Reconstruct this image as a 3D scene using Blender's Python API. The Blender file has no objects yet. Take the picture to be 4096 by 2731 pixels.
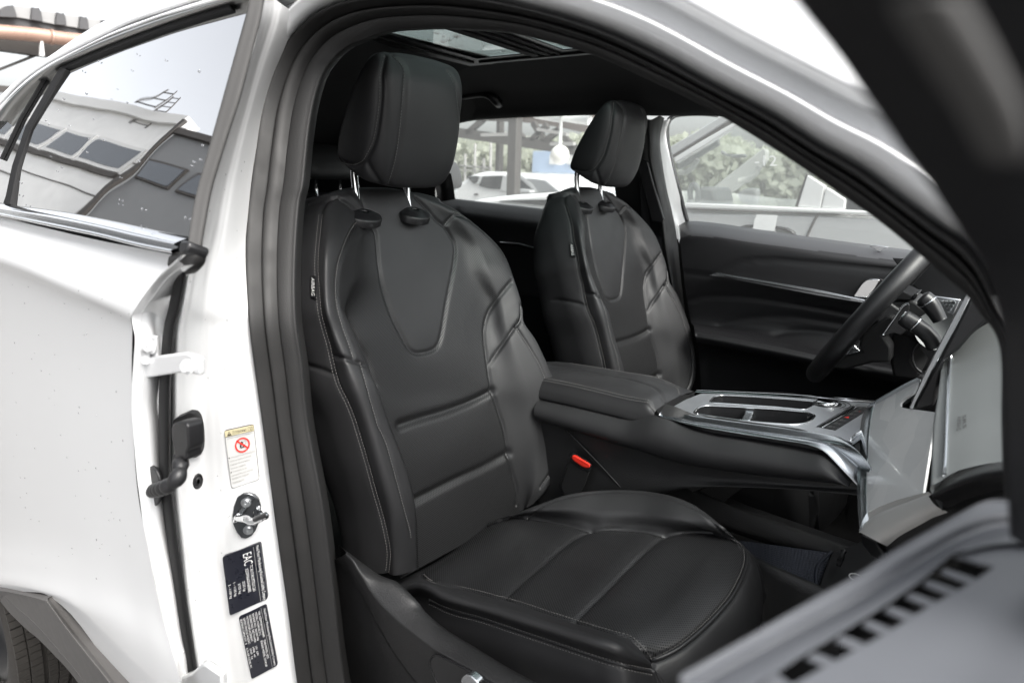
import bpy, bmesh, math, random
import numpy as np
from mathutils import Vector, Matrix
from mathutils.bvhtree import BVHTree
from mathutils.kdtree import KDTree

random.seed(7)
rng = np.random.default_rng(7)
scn = bpy.context.scene
COL = scn.collection

# ------------------------------------------------------------------ camera
FPX = 1450 * 4096 / 2352
RM = np.array([[0.787, -0.188, -0.587], [0.615, 0.188, 0.765], [0.034, 0.964, -0.264]])
_Y = np.array([1166, 357, 1450.0]); _Y /= np.linalg.norm(_Y)
_Z = np.array([math.sin(math.radians(2)), math.cos(math.radians(2)), 0.0])
_Z[2] = -(_Z[:2] @ _Y[:2]) / _Y[2]; _Z /= np.linalg.norm(_Z)
RM = np.array([-np.cross(_Y, _Z), _Y, _Z])            # rows: world X, Y, Z seen in camera axes (right, up, forward)
CAM = np.array([0.954, -1.208, 1.436])
cam = bpy.data.cameras.new('camera'); camo = bpy.data.objects.new('camera', cam); COL.objects.link(camo)
M = Matrix.Identity(4)
for r in range(3):
    M[r][0], M[r][1], M[r][2], M[r][3] = RM[r][0], RM[r][1], -RM[r][2], CAM[r]
camo.matrix_world = M
cam.sensor_width = 36.0; cam.lens = 36 * FPX / 4096
cam.clip_start = 0.02; cam.clip_end = 2000
cam.dof.use_dof = True; cam.dof.focus_distance = 1.16; cam.dof.aperture_fstop = 5.0
scn.camera = camo

# ------------------------------------------------------------------ light
SUN_EL, SUN_AZ = 50.0, 102.0
world = bpy.data.worlds.new('World'); scn.world = world; world.use_nodes = True
wn, wl = world.node_tree.nodes, world.node_tree.links
bg = wn['Background']
sky = wn.new('ShaderNodeTexSky'); sky.sky_type = 'NISHITA'; sky.sun_disc = False
sky.sun_elevation = math.radians(SUN_EL); sky.sun_rotation = math.radians(SUN_AZ)
sky.air_density = 1.0; sky.dust_density = 5.0; sky.ozone_density = 1.0
hs = wn.new('ShaderNodeHueSaturation'); hs.inputs['Saturation'].default_value = 0.18
wl.new(sky.outputs[0], hs.inputs['Color']); wl.new(hs.outputs[0], bg.inputs['Color'])
bg.inputs['Strength'].default_value = 0.15
sun = bpy.data.lights.new('sun', 'SUN'); sun.energy = 1.15; sun.angle = math.radians(32); sun.color = (1, .96, .9)
suno = bpy.data.objects.new('sun', sun); COL.objects.link(suno)
_a = math.radians(SUN_AZ)
_d = Vector((math.sin(_a) * math.cos(math.radians(SUN_EL)), math.cos(_a) * math.cos(math.radians(SUN_EL)), math.sin(math.radians(SUN_EL))))
suno.rotation_euler = _d.to_track_quat('Z', 'Y').to_euler(); suno.location = (0, 0, 20)
scn.view_settings.view_transform = 'Standard'; scn.view_settings.look = 'None'
scn.view_settings.exposure = 1.5; scn.view_settings.gamma = 1.0
scn.cycles.use_denoising = True
scn.cycles.max_bounces = 10; scn.cycles.diffuse_bounces = 5; scn.cycles.glossy_bounces = 5
scn.cycles.transparent_max_bounces = 12; scn.cycles.transmission_bounces = 6
scn.cycles.sample_clamp_indirect = 6.0

# ------------------------------------------------------------------ measuring the photograph: frames of enlarged crops -> points on real planes
S = 4096 / 2352
FR = dict(A=(0, 0, 1200/1711), B=(0, 900, 1200/1882), C=(0, 1800, 1300/2189), D=(1100, 0, 1500/2352), E=(1100, 700, 1300/2038),
          F=(1200, 1700, 1900/2352), G=(2100, 300, 1400/1829), H=(2600, 800, 1496/2132), I=(2600, 1700, 1496/2275), J=(860, 1640, 260/374),
          K=(2100, 1300, 1400/2352), L=(3100, 0, 996/1420), M=(0, 0, 500/1960), N=(1750, 400, 700/2352), O=(3200, 950, 700/1689),
          Q=(1400, 50, 1100/2352), W=(0, 0, S), c1=(3400, 1250, 696/1819), c2=(2900, 1550, 600/2352), c3=(2650, 400, 750/1960),
          c4=(880, 1660, 200/980), c5=(880, 2130, 250/652), c6=(0, 2300, 500/1819), c7=(3200, 1900, 896/1691), c8=(1300, 2100, 800/1988))
def px(k, x, y):
    a = FR[k]; return np.array([a[0] + x * a[2], a[1] + y * a[2]])
def pxs(k, pts): return np.array([px(k, *p) for p in pts])
def ray(p):
    return RM @ np.array([(p[0] - 2048) / FPX, (1365.5 - p[1]) / FPX, 1.0])
def proj(P):
    c = (np.asarray(P) - CAM) @ RM
    return np.stack([2048 + FPX * c[..., 0] / c[..., 2], 1365.5 - FPX * c[..., 1] / c[..., 2]], -1), c[..., 2]
def onp(p, P0, n):                                     # pixel -> point on the plane (P0, n)
    r = ray(p); P0 = np.asarray(P0, float); n = np.asarray(n, float)
    return CAM + r * (((P0 - CAM) @ n) / (r @ n))
EX, EY, EZ = np.eye(3)
def pY(p, y): return onp(p, (0, y, 0), EY)
def pX(p, x): return onp(p, (x, 0, 0), EX)
def pZ(p, z): return onp(p, (0, 0, z), EZ)
def pf(p, fn, y0=-.75):                                # pixel -> point where Y = fn(z)
    y = y0
    for _ in range(12):
        q = pY(p, y); y = fn(q[2])
    return q

def cr(P, m, closed=False):                            # Catmull-Rom along axis 0, m steps per span
    P = np.asarray(P, float); n = len(P)
    if closed: Q = np.concatenate([P[-1:], P, P[:2]]); spans = n
    else: Q = np.concatenate([2 * P[:1] - P[1:2], P, 2 * P[-1:] - P[-2:-1]]); spans = n - 1
    out = []
    for i in range(spans):
        mm = m if isinstance(m, int) else m[i]
        t = (np.arange(mm) / mm).reshape((-1,) + (1,) * (P.ndim - 1))
        a, b, c, d = Q[i], Q[i+1], Q[i+2], Q[i+3]
        out.append(.5 * ((2*b) + (-a + c) * t + (2*a - 5*b + 4*c - d) * t**2 + (-a + 3*b - 3*c + d) * t**3))
    o = np.concatenate(out)
    return o if closed else np.concatenate([o, P[-1:]])
def dense(P, mu, mv, cu=False, cv=False):
    A = cr(P, mu, cu)
    return np.swapaxes(cr(np.swapaxes(A, 0, 1), mv, cv), 0, 1)
def resample(P, n, closed=False):
    P = np.asarray(P, float)
    if closed: P = np.concatenate([P, P[:1]])
    L = np.concatenate([[0], np.cumsum(np.linalg.norm(np.diff(P, axis=0), axis=1))])
    t = np.linspace(0, L[-1], n, endpoint=not closed)
    return np.stack([np.interp(t, L, P[:, i]) for i in range(P.shape[1])], 1)
def behind(P, d):                                      # move points straight away from the lens side, to fold an edge out of sight
    P = np.asarray(P, float); r = P - CAM; return P + r / np.linalg.norm(r, axis=-1, keepdims=True) * d
def step(P, d):
    P = np.asarray(P, float)
    if len(P) < 2: return P
    L = np.linalg.norm(np.diff(P, axis=0), axis=1).sum()
    return resample(P, max(2, int(L / d) + 1))

# ------------------------------------------------------------------ objects
WLOC = {}
def link(o, parent=None, loc=None):
    COL.objects.link(o)
    if parent is not None:
        o.parent = parent
        if o.type == 'EMPTY':
            o.location = Vector(loc) - WLOC[parent.name]
        else:
            o.matrix_parent_inverse = Matrix.Translation(-WLOC[parent.name])
    elif loc is not None: o.location = loc
    WLOC[o.name] = Vector(loc) if loc is not None else (WLOC[parent.name] * 0 if parent else Vector())
    return o
def tag(o, label=None, cat=None, group=None, kind=None):
    for k, v in (('label', label), ('category', cat), ('group', group), ('kind', kind)):
        if v: o[k] = v
    return o
def empty(name, loc, parent=None, **kw):
    o = bpy.data.objects.new(name, None); o.empty_display_size = .05
    return tag(link(o, parent, loc), **kw)
def mk(name, V, F, mat, parent=None, smooth=True, **kw):
    me = bpy.data.meshes.new(name)
    me.from_pydata([tuple(map(float, v)) for v in V], [], [tuple(int(i) for i in f) for f in F])
    if smooth: me.polygons.foreach_set('use_smooth', [True] * len(me.polygons))
    me.materials.append(mat); me.update()
    o = bpy.data.objects.new(name, me)
    link(o, parent)
    return tag(o, **kw)
def fixn(o):
    bm = bmesh.new(); bm.from_mesh(o.data); bmesh.ops.recalc_face_normals(bm, faces=bm.faces); bm.to_mesh(o.data); bm.free(); return o
def mods(o, solid=None, bevel=None, seg=2, sub=0, off=-1, angle=35):
    if solid:
        m = o.modifiers.new('s', 'SOLIDIFY'); m.thickness = solid; m.offset = off
    if bevel:
        m = o.modifiers.new('b', 'BEVEL'); m.width = bevel; m.segments = seg; m.limit_method = 'ANGLE'; m.angle_limit = math.radians(angle)
    if sub:
        m = o.modifiers.new('u', 'SUBSURF'); m.levels = m.render_levels = sub
    return o
def flat(o, a=35):
    for p in o.data.polygons: p.use_smooth = True
    o.data.set_sharp_from_angle(angle=math.radians(a)); return o
def gfaces(nu, nv, cu=False, cv=False):
    i = np.arange(nu if cu else nu - 1)[:, None]; j = np.arange(nv if cv else nv - 1)[None, :]
    a = i * nv + j; b = ((i + 1) % nu) * nv + j; c = ((i + 1) % nu) * nv + (j + 1) % nv; d = i * nv + (j + 1) % nv
    return np.stack([np.broadcast_to(x, a.shape if a.shape == d.shape else (len(i), j.shape[1])).ravel() for x in (a, b, c, d)], 1)
def gridobj(name, P, mat, parent=None, cu=False, cv=False, **kw):
    nu, nv = P.shape[:2]
    return mk(name, P.reshape(-1, 3), gfaces(nu, nv, cu, cv), mat, parent, **kw)
def netobj(name, P, mat, parent=None, mu=6, mv=6, solid=None, **kw):
    o = gridobj(name, dense(np.asarray(P, float), mu, mv), mat, parent, **kw)
    if solid: mods(o, solid=solid)
    return o
class MB:                                              # collects shapes that belong to ONE object
    def __init__(s): s.V = []; s.F = []
    def add(s, V, F):
        b = len(s.V); s.V += [tuple(v) for v in V]; s.F += [tuple(i + b for i in f) for f in F]; return s
    def box(s, c, sz, axes=None):
        A = np.eye(3) if axes is None else np.asarray(axes, float)
        h = np.asarray(sz, float) / 2
        V = [np.asarray(c, float) + (A.T @ (h * np.array([x, y, z]))) for x in (-1, 1) for y in (-1, 1) for z in (-1, 1)]
        return s.add(V, [(0,1,3,2),(4,6,7,5),(0,4,5,1),(2,3,7,6),(0,2,6,4),(1,5,7,3)])
    def bar(s, a, b, w, h=None, up=EZ):
        a = np.asarray(a, float); b = np.asarray(b, float); d = b - a; L = np.linalg.norm(d); d = d / L
        up = EX if abs(np.dot(up, d)) > .98 else up; u = np.cross(up, d); u /= (np.linalg.norm(u) or 1); v = np.cross(d, u)
        return s.box((a + b) / 2, (L, w, h or w), [d, u, v])
    def tube(s, P, r, n=10, closed=False, cap=True):
        V, F = tubeVF(P, r, n, closed, cap); return s.add(V, F)
    def ball(s, c, r, n=8, sc=(1, 1, 1)):
        V = []; F = []
        for i in range(n + 1):
            for j in range(2 * n):
                a = math.pi * i / n; b = math.pi * j / n
                V.append((c[0] + r*sc[0]*math.sin(a)*math.cos(b), c[1] + r*sc[1]*math.sin(a)*math.sin(b), c[2] + r*sc[2]*math.cos(a)))
        for i in range(n):
            for j in range(2 * n): F.append((i*2*n + j, i*2*n + (j+1) % (2*n), (i+1)*2*n + (j+1) % (2*n), (i+1)*2*n + j))
        return s.add(V, F)
    def build(s, name, mat, parent=None, **kw): return mk(name, s.V, s.F, mat, parent, **kw)
def tubeVF(P, r, n=10, closed=False, cap=True):
    P = np.asarray(P, float); m = len(P)
    r = np.broadcast_to(np.asarray(r, float), (m,))
    T = np.roll(P, -1, 0) - np.roll(P, 1, 0)
    if not closed: T[0] = P[1] - P[0]; T[-1] = P[-1] - P[-2]
    T /= np.linalg.norm(T, axis=1)[:, None]
    u = np.cross(T[0], EZ if abs(T[0][2]) < .9 else EX); u /= np.linalg.norm(u)
    V = []
    for i in range(m):
        u = u - T[i] * (u @ T[i]); u /= np.linalg.norm(u); w = np.cross(T[i], u)
        for k in range(n):
            a = 2 * math.pi * k / n; V.append(P[i] + r[i] * (u * math.cos(a) + w * math.sin(a)))
    F = [tuple(x) for x in gfaces(m, n, closed, True)]
    if cap and not closed: F += [tuple(range(n))[::-1], tuple(range((m-1)*n, m*n))]
    return V, F
def tube(name, P, r, mat, parent=None, n=10, closed=False, **kw):
    V, F = tubeVF(P, r, n, closed); return mk(name, V, F, mat, parent, **kw)
def slab(name, P, n, thick, mat, parent=None, bevel=.002, seg=2, **kw):   # a flat outline given real thickness along -n
    P = np.asarray(P, float); n = np.asarray(n, float) / np.linalg.norm(n); k = len(P)
    V = list(P) + list(P - n * thick)
    F = [tuple(range(k)), tuple(range(2*k - 1, k - 1, -1))] + [(i, i + k, (i+1) % k + k, (i+1) % k) for i in range(k)]
    o = fixn(mk(name, V, F, mat, parent, **kw))
    if bevel: mods(o, bevel=bevel, seg=seg)
    return flat(o)
def rounded(P, r, m=5):                                # round the corners of a polygon (any dimension)
    P = np.asarray(P, float); out = []
    for i in range(len(P)):
        a, b, c = P[i-1], P[i], P[(i+1) % len(P)]
        u = a - b; v = c - b; k = min(r, np.linalg.norm(u) * .45, np.linalg.norm(v) * .45)
        p = b + u / np.linalg.norm(u) * k; q = b + v / np.linalg.norm(v) * k
        for t in np.linspace(0, 1, m): out.append((1-t)**2 * p + 2*t*(1-t) * b + t*t * q)
    return np.array(out)
def inpoly(pt, poly):
    x, y = pt[:, 0], pt[:, 1]; r = np.zeros(len(pt), bool); n = len(poly)
    for i in range(n):
        x0, y0 = poly[i]; x1, y1 = poly[(i+1) % n]
        if y0 == y1: continue
        c = ((y0 > y) != (y1 > y)) & (x < (x1 - x0) * (y - y0) / (y1 - y0) + x0)
        r ^= c
    return r

class Surf:                                            # an upholstered or pressed surface: seams are pressed in, then it is cut into its panels
    def __init__(s, P, cv=False, inside=None):
        s.P = P; s.nu, s.nv = P.shape[:2]; s.F = gfaces(s.nu, s.nv, False, cv)
        V = P.reshape(-1, 3); s.bvh = BVHTree.FromPolygons([tuple(v) for v in V], [tuple(f) for f in s.F])
        N = np.zeros_like(V)
        a, b, c, d = (V[s.F[:, i]] for i in range(4)); fn = np.cross(c - a, d - b)
        fn /= np.maximum(np.linalg.norm(fn, axis=1), 1e-12)[:, None]
        for i in range(4): np.add.at(N, s.F[:, i], fn)
        N /= np.maximum(np.linalg.norm(N, axis=1), 1e-12)[:, None]
        inside = V.mean(0) if inside is None else inside
        if np.sum((V - inside) * N) < 0: N = -N; fn = -fn
        s.V = V.copy(); s.N = N; s.fn = fn
        s.kd = KDTree(len(V))
        for i, v in enumerate(V): s.kd.insert(v, i)
        s.kd.balance()
    def hit(s, p):
        r = ray(p); h = s.bvh.ray_cast(Vector(CAM), Vector(r).normalized(), 20)
        return None if h[0] is None else np.array(h[0])
    def trace(s, P, m=10, straight=False, d=.003):
        Q = np.asarray(P) if straight else cr(P, m)
        Q = step(Q, 6)
        H = [h for h in (s.hit(q) for q in Q) if h is not None]
        if len(H) < 2: return np.zeros((0, 3))
        runs = [[H[0]]]
        for h in H[1:]:
            if np.linalg.norm(h - runs[-1][-1]) < .035: runs[-1].append(h)
            else: runs.append([h])
        keep = max(runs, key=len)
        return step(np.array(keep), d) if len(keep) > 1 else np.zeros((0, 3))
    def normal(s, q):
        return s.N[s.kd.find(Vector(q))[1]]
    def groove(s, lines, depth, width):
        pts = [q for l in lines for q in step(l, .002)]
        if not pts: return
        kd = KDTree(len(pts))
        for i, q in enumerate(pts): kd.insert(Vector(q), i)
        kd.balance()
        P0 = s.P.reshape(-1, 3)
        d = np.array([kd.find(Vector(v))[2] for v in P0])
        s.V -= s.N * (depth * np.exp(-(d / width) ** 2))[:, None]
    def bulge(s, h, R, lines):                          # panels swell away from their seams
        pts = [q for l in lines for q in step(l, .003)]
        kd = KDTree(len(pts))
        for i, q in enumerate(pts): kd.insert(Vector(q), i)
        kd.balance(); P0 = s.P.reshape(-1, 3)
        d = np.array([kd.find(Vector(v))[2] for v in P0])
        s.V += s.N * (h * (1 - np.exp(-(d / R))))[:, None]
    def split(s, panels, default, parent):
        V = s.P.reshape(-1, 3); C = V[s.F].mean(1); uv, dep = proj(C)
        front = np.sum(s.fn * (CAM - C), axis=1) > 0
        own = np.full(len(s.F), -1)
        for i, (nm, mat, poly) in enumerate(panels):
            own[inpoly(uv, poly) & front & (own < 0)] = i
        res = []
        a, b, c, d = (s.V[s.F[:, i]] for i in range(4)); fn = np.cross(c - a, d - b); VN = np.zeros_like(s.V)
        for i in range(4): np.add.at(VN, s.F[:, i], fn)
        VN /= np.maximum(np.linalg.norm(VN, axis=1), 1e-12)[:, None]
        for i, (nm, mat) in enumerate([(p[0], p[1]) for p in panels] + [default]):
            sel = s.F[own == (i if i < len(panels) else -1)]
            if not len(sel): continue
            ids, inv = np.unique(sel, return_inverse=True)
            o = mk(nm, s.V[ids], inv.reshape(sel.shape), mat, parent)
            o.data.normals_split_custom_set_from_vertices([tuple(n) for n in VN[ids]]); res.append(o)
        return res
def lift(sf, L, h): return np.array([q + sf.normal(q) * h for q in L])
def stitches(mb, sf, L, ln=.0034, gap=.0022, w=.0007, h=.0008):
    if len(L) < 2: return
    Q = step(L, .0005); k = 0; a = int(ln / .0005); g = int(gap / .0005)
    while k + a < len(Q):
        n = sf.normal(Q[k]); mb.bar(Q[k] + n * h, Q[k + a] + n * h, w, w, up=n); k += a + g
# ------------------------------------------------------------------ materials
MATS = {}
def mat(name, col, rough=.5, metal=0.0, spec=.5, bump=None, coat=0, vary=0, vscale=30, grain=None, sheen=0):
    m = bpy.data.materials.new(name); m.use_nodes = True; nt = m.node_tree; b = nt.nodes['Principled BSDF']
    b.inputs['Base Color'].default_value = (*col, 1); b.inputs['Roughness'].default_value = rough
    b.inputs['Metallic'].default_value = metal; b.inputs['Specular IOR Level'].default_value = spec
    if coat: b.inputs['Coat Weight'].default_value = coat; b.inputs['Coat Roughness'].default_value = .04
    tc = nt.nodes.new('ShaderNodeTexCoord')
    if vary:
        n = nt.nodes.new('ShaderNodeTexNoise'); n.inputs['Scale'].default_value = vscale; n.inputs['Detail'].default_value = 5
        nt.links.new(tc.outputs['Object'], n.inputs['Vector'])
        mr = nt.nodes.new('ShaderNodeMapRange'); mr.inputs[1].default_value = .3; mr.inputs[2].default_value = .7
        mr.inputs[3].default_value = max(0, rough - vary); mr.inputs[4].default_value = min(1, rough + vary)
        nt.links.new(n.outputs['Fac'], mr.inputs[0]); nt.links.new(mr.outputs[0], b.inputs['Roughness'])
        mx = nt.nodes.new('ShaderNodeMix'); mx.data_type = 'RGBA'; mx.inputs['A'].default_value = (*[c * .86 for c in col], 1); mx.inputs['B'].default_value = (*[min(1, c * 1.1) for c in col], 1)
        nt.links.new(n.outputs['Fac'], mx.inputs['Factor']); nt.links.new(mx.outputs['Result'], b.inputs['Base Color'])
    if bump:
        sc, st, dist = bump
        v = nt.nodes.new('ShaderNodeTexVoronoi' if grain == 'leather' else 'ShaderNodeTexNoise'); v.inputs['Scale'].default_value = sc
        nt.links.new(tc.outputs['Object'], v.inputs['Vector'])
        bp = nt.nodes.new('ShaderNodeBump'); bp.inputs['Strength'].default_value = st; bp.inputs['Distance'].default_value = dist
        nt.links.new(v.outputs[0], bp.inputs['Height']); nt.links.new(bp.outputs[0], b.inputs['Normal'])
    MATS[name] = m; return m
def perf(name, col, axes, pitch, rough=.42):            # punched leather: a staggered grid of pin holes
    m = mat(name, col, rough, spec=.5); nt = m.node_tree; b = nt.nodes['Principled BSDF']; N = nt.nodes; K = nt.links
    tc = [n for n in N if n.type == 'TEX_COORD'][0]
    sp = N.new('ShaderNodeSeparateXYZ'); K.new(tc.outputs['Object'], sp.inputs[0])
    cb = N.new('ShaderNodeCombineXYZ'); K.new(sp.outputs[axes[0]], cb.inputs[0]); K.new(sp.outputs[axes[1]], cb.inputs[1])
    sc = N.new('ShaderNodeVectorMath'); sc.operation = 'SCALE'; sc.inputs['Scale'].default_value = 1 / pitch; K.new(cb.outputs[0], sc.inputs[0])
    outs = []
    for o in (0.0, 0.5):
        ad = N.new('ShaderNodeVectorMath'); ad.operation = 'ADD'; ad.inputs[1].default_value = (o, o, 0); K.new(sc.outputs[0], ad.inputs[0])
        frc = N.new('ShaderNodeVectorMath'); frc.operation = 'FRACTION'; K.new(ad.outputs[0], frc.inputs[0])
        sb = N.new('ShaderNodeVectorMath'); sb.operation = 'SUBTRACT'; sb.inputs[1].default_value = (.5, .5, 0); K.new(frc.outputs[0], sb.inputs[0])
        ml = N.new('ShaderNodeVectorMath'); ml.operation = 'MULTIPLY'; ml.inputs[1].default_value = (1, 1, 0); K.new(sb.outputs[0], ml.inputs[0])
        ln = N.new('ShaderNodeVectorMath'); ln.operation = 'LENGTH'; K.new(ml.outputs[0], ln.inputs[0]); outs.append(ln)
    mn = N.new('ShaderNodeMath'); mn.operation = 'MINIMUM'; K.new(outs[0].outputs['Value'], mn.inputs[0]); K.new(outs[1].outputs['Value'], mn.inputs[1])
    mr = N.new('ShaderNodeMapRange'); mr.inputs[1].default_value = .13; mr.inputs[2].default_value = .24; K.new(mn.outputs[0], mr.inputs[0])
    mx = N.new('ShaderNodeMix'); mx.data_type = 'RGBA'; mx.inputs['A'].default_value = (.003, .003, .003, 1); mx.inputs['B'].default_value = (*col, 1)
    K.new(mr.outputs[0], mx.inputs['Factor']); K.new(mx.outputs['Result'], b.inputs['Base Color'])
    sm = N.new('ShaderNodeMath'); sm.operation = 'MULTIPLY'; sm.inputs[1].default_value = .5; K.new(mr.outputs[0], sm.inputs[0]); K.new(sm.outputs[0], b.inputs['Specular IOR Level'])
    bp = N.new('ShaderNodeBump'); bp.inputs['Strength'].default_value = .35; bp.inputs['Distance'].default_value = .0008
    K.new(mr.outputs[0], bp.inputs['Height']); K.new(bp.outputs[0], b.inputs['Normal'])
    return m
def glass(name, tint=(.9, .93, .92), refl=.04, haze=0.0, ior=1.5):
    m = bpy.data.materials.new(name); m.use_nodes = True; nt = m.node_tree; N = nt.nodes; K = nt.links
    N.remove(N['Principled BSDF']); out = N['Material Output']
    tr = N.new('ShaderNodeBsdfTransparent'); tr.inputs[0].default_value = (*tint, 1)
    gl = N.new('ShaderNodeBsdfGlossy'); gl.inputs['Roughness'].default_value = 0.0; gl.inputs[0].default_value = (1, 1, 1, 1)
    fr = N.new('ShaderNodeFresnel'); fr.inputs[0].default_value = ior
    ge = N.new('ShaderNodeNewGeometry'); io = N.new('ShaderNodeMapRange'); io.inputs[3].default_value = ior; io.inputs[4].default_value = 1 / ior
    K.new(ge.outputs['Backfacing'], io.inputs[0]); K.new(io.outputs[0], fr.inputs[0])
    ad = N.new('ShaderNodeMath'); ad.operation = 'ADD'; ad.use_clamp = True; ad.inputs[1].default_value = refl; K.new(fr.outputs[0], ad.inputs[0])
    mx = N.new('ShaderNodeMixShader'); K.new(ad.outputs[0], mx.inputs[0]); K.new(tr.outputs[0], mx.inputs[1]); K.new(gl.outputs[0], mx.inputs[2])
    last = mx
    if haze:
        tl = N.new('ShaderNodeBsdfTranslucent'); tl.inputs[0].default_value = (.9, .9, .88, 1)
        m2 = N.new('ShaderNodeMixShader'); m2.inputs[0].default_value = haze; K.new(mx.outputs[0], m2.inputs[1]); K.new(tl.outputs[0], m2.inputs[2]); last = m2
    K.new(last.outputs[0], out.inputs[0]); MATS[name] = m; return m

LEATHER = mat('black_leather', (.020, .020, .021), .47, spec=.42, bump=(1100, .10, .0004), grain='leather', vary=.07, vscale=14)
PERF_B = perf('punched_leather_back', (.016, .016, .0168), (1, 2), .0042)
PERF_C = perf('punched_leather_seat', (.019, .019, .020), (0, 1), .0048)
THREAD = mat('grey_thread', (.17, .165, .16), .8)
PIPE = mat('leather_piping', (.018, .018, .019), .38)
PLASTIC = mat('grained_black_plastic', (.0125, .0125, .013), .5, bump=(420, .35, .0008), grain='leather', vary=.06, vscale=20)
SOFT = mat('soft_touch_black', (.008, .008, .009), .42, bump=(700, .15, .0005), grain='leather')
GLOSSBLK = mat('gloss_black', (.008, .008, .009), .12)
SATINBLK = mat('satin_black', (.012, .012, .013), .35)
MATTEBLK = mat('matte_black_rubber', (.009, .009, .0095), .7, spec=.25)
GREYRUB = mat('grey_window_rubber', (.055, .054, .053), .7, spec=.3, vary=.08, vscale=30)
PALESATIN = mat('pale_satin_trim', (.58, .57, .55), .3, spec=.6)
MOULD = mat('satin_window_moulding', (.42, .42, .41), .30, metal=1.0)
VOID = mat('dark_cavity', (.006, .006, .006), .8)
RUBBER = mat('door_seal_rubber', (.010, .0096, .0094), .58, vary=.06, vscale=25)
RUBBER_BLK = mat('black_rubber', (.012, .012, .013), .45)
TRIMGREY = mat('pillar_trim_plastic', (.011, .0107, .0107), .6, bump=(600, .2, .0006), grain='leather')
HEADLINER = mat('black_headlining', (.012, .012, .013), .95, bump=(300, .3, .001))
CARPET = mat('black_carpet', (.010, .010, .010), 1.0, bump=(500, .5, .002))
PAINT = mat('white_car_paint', (.66, .665, .67), .30, spec=.5, coat=.8)
CHROME = mat('chrome', (.78, .79, .80), .08, metal=1.0)
SATIN = mat('satin_chrome', (.62, .64, .66), .24, metal=1.0)
ZINC = mat('zinc_plated_steel', (.55, .56, .57), .28, metal=1.0)
DARKZINC = mat('dark_zinc_plate', (.16, .165, .17), .2, metal=1.0)
CLADDING = mat('grey_arch_cladding', (.085, .081, .078), .6, bump=(900, .1, .0005), grain='leather', vary=.05, vscale=40)
TYRE = mat('tyre_rubber', (.030, .027, .024), .75, vary=.1, vscale=60)
RED = mat('red_plastic', (.75, .035, .02), .35)
LETTER = mat('white_print', (.75, .75, .74), .5)
LETTER_GREY = mat('grey_print', (.26, .26, .25), .6)
STICKER_W = mat('white_sticker', (.52, .52, .51), .4)
STICKER_B = mat('black_sticker', (.014, .015, .022), .3, vary=.05, vscale=60)
STICKER_Y = mat('beige_sticker_band', (.52, .47, .30), .4)
INK = mat('dark_ink', (.03, .02, .018), .6)
REDINK = mat('red_ink', (.75, .03, .02), .5)
GLASS_TINT = glass('tinted_side_glass', (.03, .032, .033), .48, ior=2.1)
GLASS_CLEAR = glass('glare_hazed_side_glass', (.92, .94, .93), .0, haze=.08)  # milky haze mixed in to wash out the view as glare would
SOFT_LIT = mat('window_lit_soft_touch', (.030, .030, .033), .36, spec=.9, bump=(700, .12, .0004), grain='leather')  # soft trim again, lightened and glossed to carry the window light at the top
GLASS_SCREEN = glass('windscreen_glass', (.90, .93, .92), .0)
GLASS_ROOF = glass('sunroof_glass', (.40, .46, .45), .0, haze=.05)
WATER = mat('water_drop', (.8, .8, .8), .02, spec=.6); WATER.node_tree.nodes['Principled BSDF'].inputs['Transmission Weight'].default_value = 1.0; WATER.node_tree.nodes['Principled BSDF'].inputs['IOR'].default_value = 1.33
def brushed(name, col, rough, stretch=(3, 220, 220)):
    m = mat(name, col, rough, metal=1.0); nt = m.node_tree; N = nt.nodes; K = nt.links; b = N['Principled BSDF']
    tc = [n for n in N if n.type == 'TEX_COORD'][0]; mp = N.new('ShaderNodeMapping'); mp.inputs['Scale'].default_value = stretch
    K.new(tc.outputs['Object'], mp.inputs[0]); n = N.new('ShaderNodeTexNoise'); n.inputs['Scale'].default_value = 3; n.inputs['Detail'].default_value = 6
    K.new(mp.outputs[0], n.inputs['Vector']); mr = N.new('ShaderNodeMapRange'); mr.inputs[1].default_value = .3; mr.inputs[2].default_value = .7
    mr.inputs[3].default_value = rough - .1; mr.inputs[4].default_value = rough + .14; K.new(n.outputs['Fac'], mr.inputs[0]); K.new(mr.outputs[0], b.inputs['Roughness'])
    bp = N.new('ShaderNodeBump'); bp.inputs['Strength'].default_value = .18; bp.inputs['Distance'].default_value = .0006; K.new(n.outputs['Fac'], bp.inputs['Height']); K.new(bp.outputs[0], b.inputs['Normal'])
    return m
def wavy(m, sc, st):                                   # slight unevenness, as tempered glass shows in its reflections
    N = m.node_tree.nodes; K = m.node_tree.links; g = [n for n in N if n.type == 'BSDF_GLOSSY'][0]
    tc = N.new('ShaderNodeTexCoord'); n = N.new('ShaderNodeTexNoise'); n.inputs['Scale'].default_value = sc; n.inputs['Detail'].default_value = 1
    b = N.new('ShaderNodeBump'); b.inputs['Strength'].default_value = 1; b.inputs['Distance'].default_value = st
    K.new(tc.outputs['Object'], n.inputs['Vector']); K.new(n.outputs['Fac'], b.inputs['Height']); K.new(b.outputs[0], g.inputs['Normal'])
wavy(GLASS_TINT, 5, .0011)
BRUSHED = brushed('brushed_aluminium', (.60, .61, .63), .42)
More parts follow.
